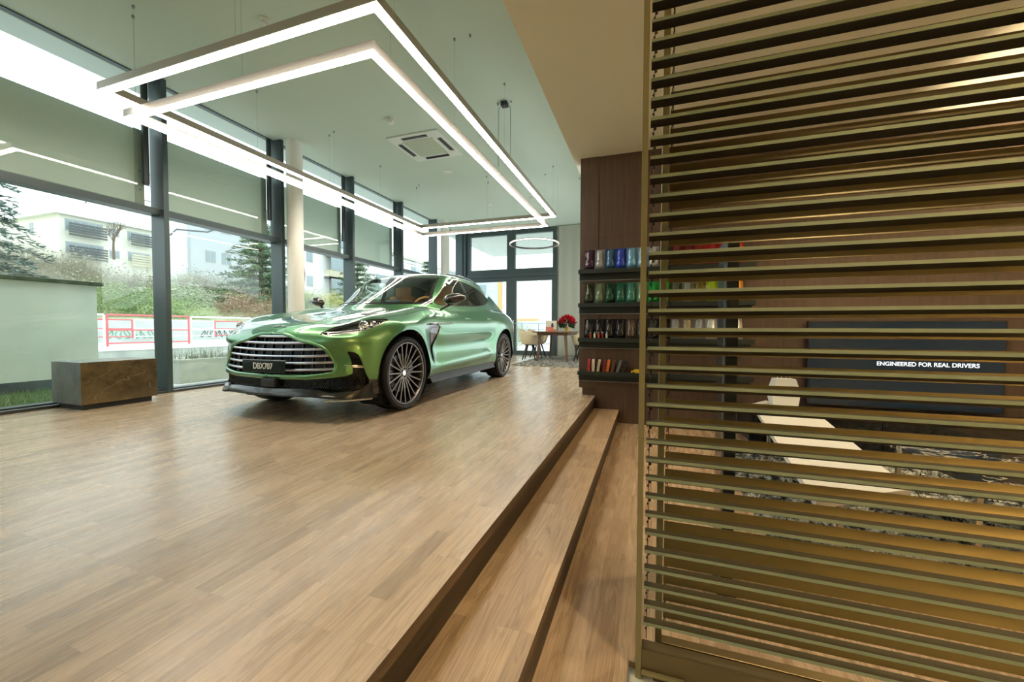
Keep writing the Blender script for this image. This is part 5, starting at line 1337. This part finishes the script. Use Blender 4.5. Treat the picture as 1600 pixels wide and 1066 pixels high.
MB().box(-56, 52, 3, -42, 84, 13.6).build('wall', FACW, B4); MB().box(-57, 51.5, 13.6, -41.4, 84.5, 14.1).build('roof', mat('greige roof', (.55,.52,.48), .9), B4)
for k in range(6):
    for zt in (11.3, 8.6): grid(B4, -42, 54+k*5, 57+k*5, zt, zt+1.4, 3)
# beyond the glazed doors
B5 = empty('apartment_building', (0,0,0), 0, 'white house with narrow windows seen through the left glazed door', 'building')
MB().box(-24, 40, 0, -12.5, 52, 7.5).build('wall', FACG, B5)
for k in range(3):
    for zt in (1.6, 4.4):
        f = MB().box(-21+k*2.8, 39.95, zt, -19.6+k*2.8, 40.0, zt+1.5).build('window', WIN, B5)
e = empty('garden_fence', (-9, 22, .2), 0, 'pale wire fence standing behind the glazed doors', 'fence')
for k in range(14):
    MB().box(-7+k*1.0, -.02, 0, -6.96+k*1.0, .02, 1.3).build('fence_post', FRAMEG, e)
for z in (.1, .5, .9, 1.28): MB().box(-7, -.01, z, 6.1, .01, z+.03).build('fence_rail', FRAMEG, e)
e = empty('timber_post', (-9.1, 24.0, .2), 0, 'ochre timber frame standing outside the right glazed door', 'frame')
OCH = mat('ochre timber', (.72,.45,.20), .7)
MB().box(-.12, -.1, 0, .12, .1, 4.6).build('post', OCH, e); MB().box(.12, -.08, 1.45, 2.6, .08, 1.6).build('beam', OCH, e); MB().box(-1.2, -.08, 4.4, 2.6, .08, 4.6).build('beam', OCH, e)
MB().box(.2, -.05, 1.6, 2.6, .05, 4.4).build('white_sheet', WHP, e)
for i, (x, y, s_) in enumerate(((-8.0, 17.2, .75), (-9.2, 17.4, .7), (-6.6, 17.5, .8), (-11.9, 26.5, 1.5), (-9.9, 28.5, 1.4))):
    o = bpy.data.objects.new('bush', BM['pale green'] if i > 2 else BM['green']); COL.objects.link(o); o.location = (x,y,.2); o.scale = (s_*1.2,s_,s_*1.1)
    tag(o, ['low green shrub right outside the right glazed door, middle one','low green shrub right outside the glazed doors, left one','low green shrub outside the doors, right one','large pale green shrub beyond the left glazed door','pale green shrub beyond the middle of the glazed doors'][i], 'shrub')
# overhead tram wires and bracket
e = empty('overhead_wires', (0,0,0), 0, 'thin overhead tram wires crossing the sky outside', 'wires')
WIRE = mat('wire', (.10,.11,.12), .6)
for (a, b_) in (((-19,-10,7.3),(-19,38,7.3)), ((-16.5,-10,6.1),(-16.5,38,6.1)), ((-21,2,6.6),(-17,38,6.2))): MB().tube([a, b_], .018, 4).build('wire', WIRE, e)
q = MB(); q.tube([(-16.5,11.6,6.1),(-16.5,11.55,5.3),(-16.5,11.0,4.95),(-16.5,9.9,4.8),(-16.5,9.7,4.55)], .03, 6); q.build('bracket', WIRE, e)
q = MB(); q.tube([(-16.5,7.4,6.4),(-16.5,7.42,5.0)], .015, 5); q.build('dropper', WIRE, e)
e = tag(MB().lathe([(0,0),(.09,0),(.06,8),(0,8)], (-17,5.0,.4), 'z', 10).build('street_pole', FRAMEG, smooth='auto'), 'slim grey street pole at the left edge outside', 'pole')
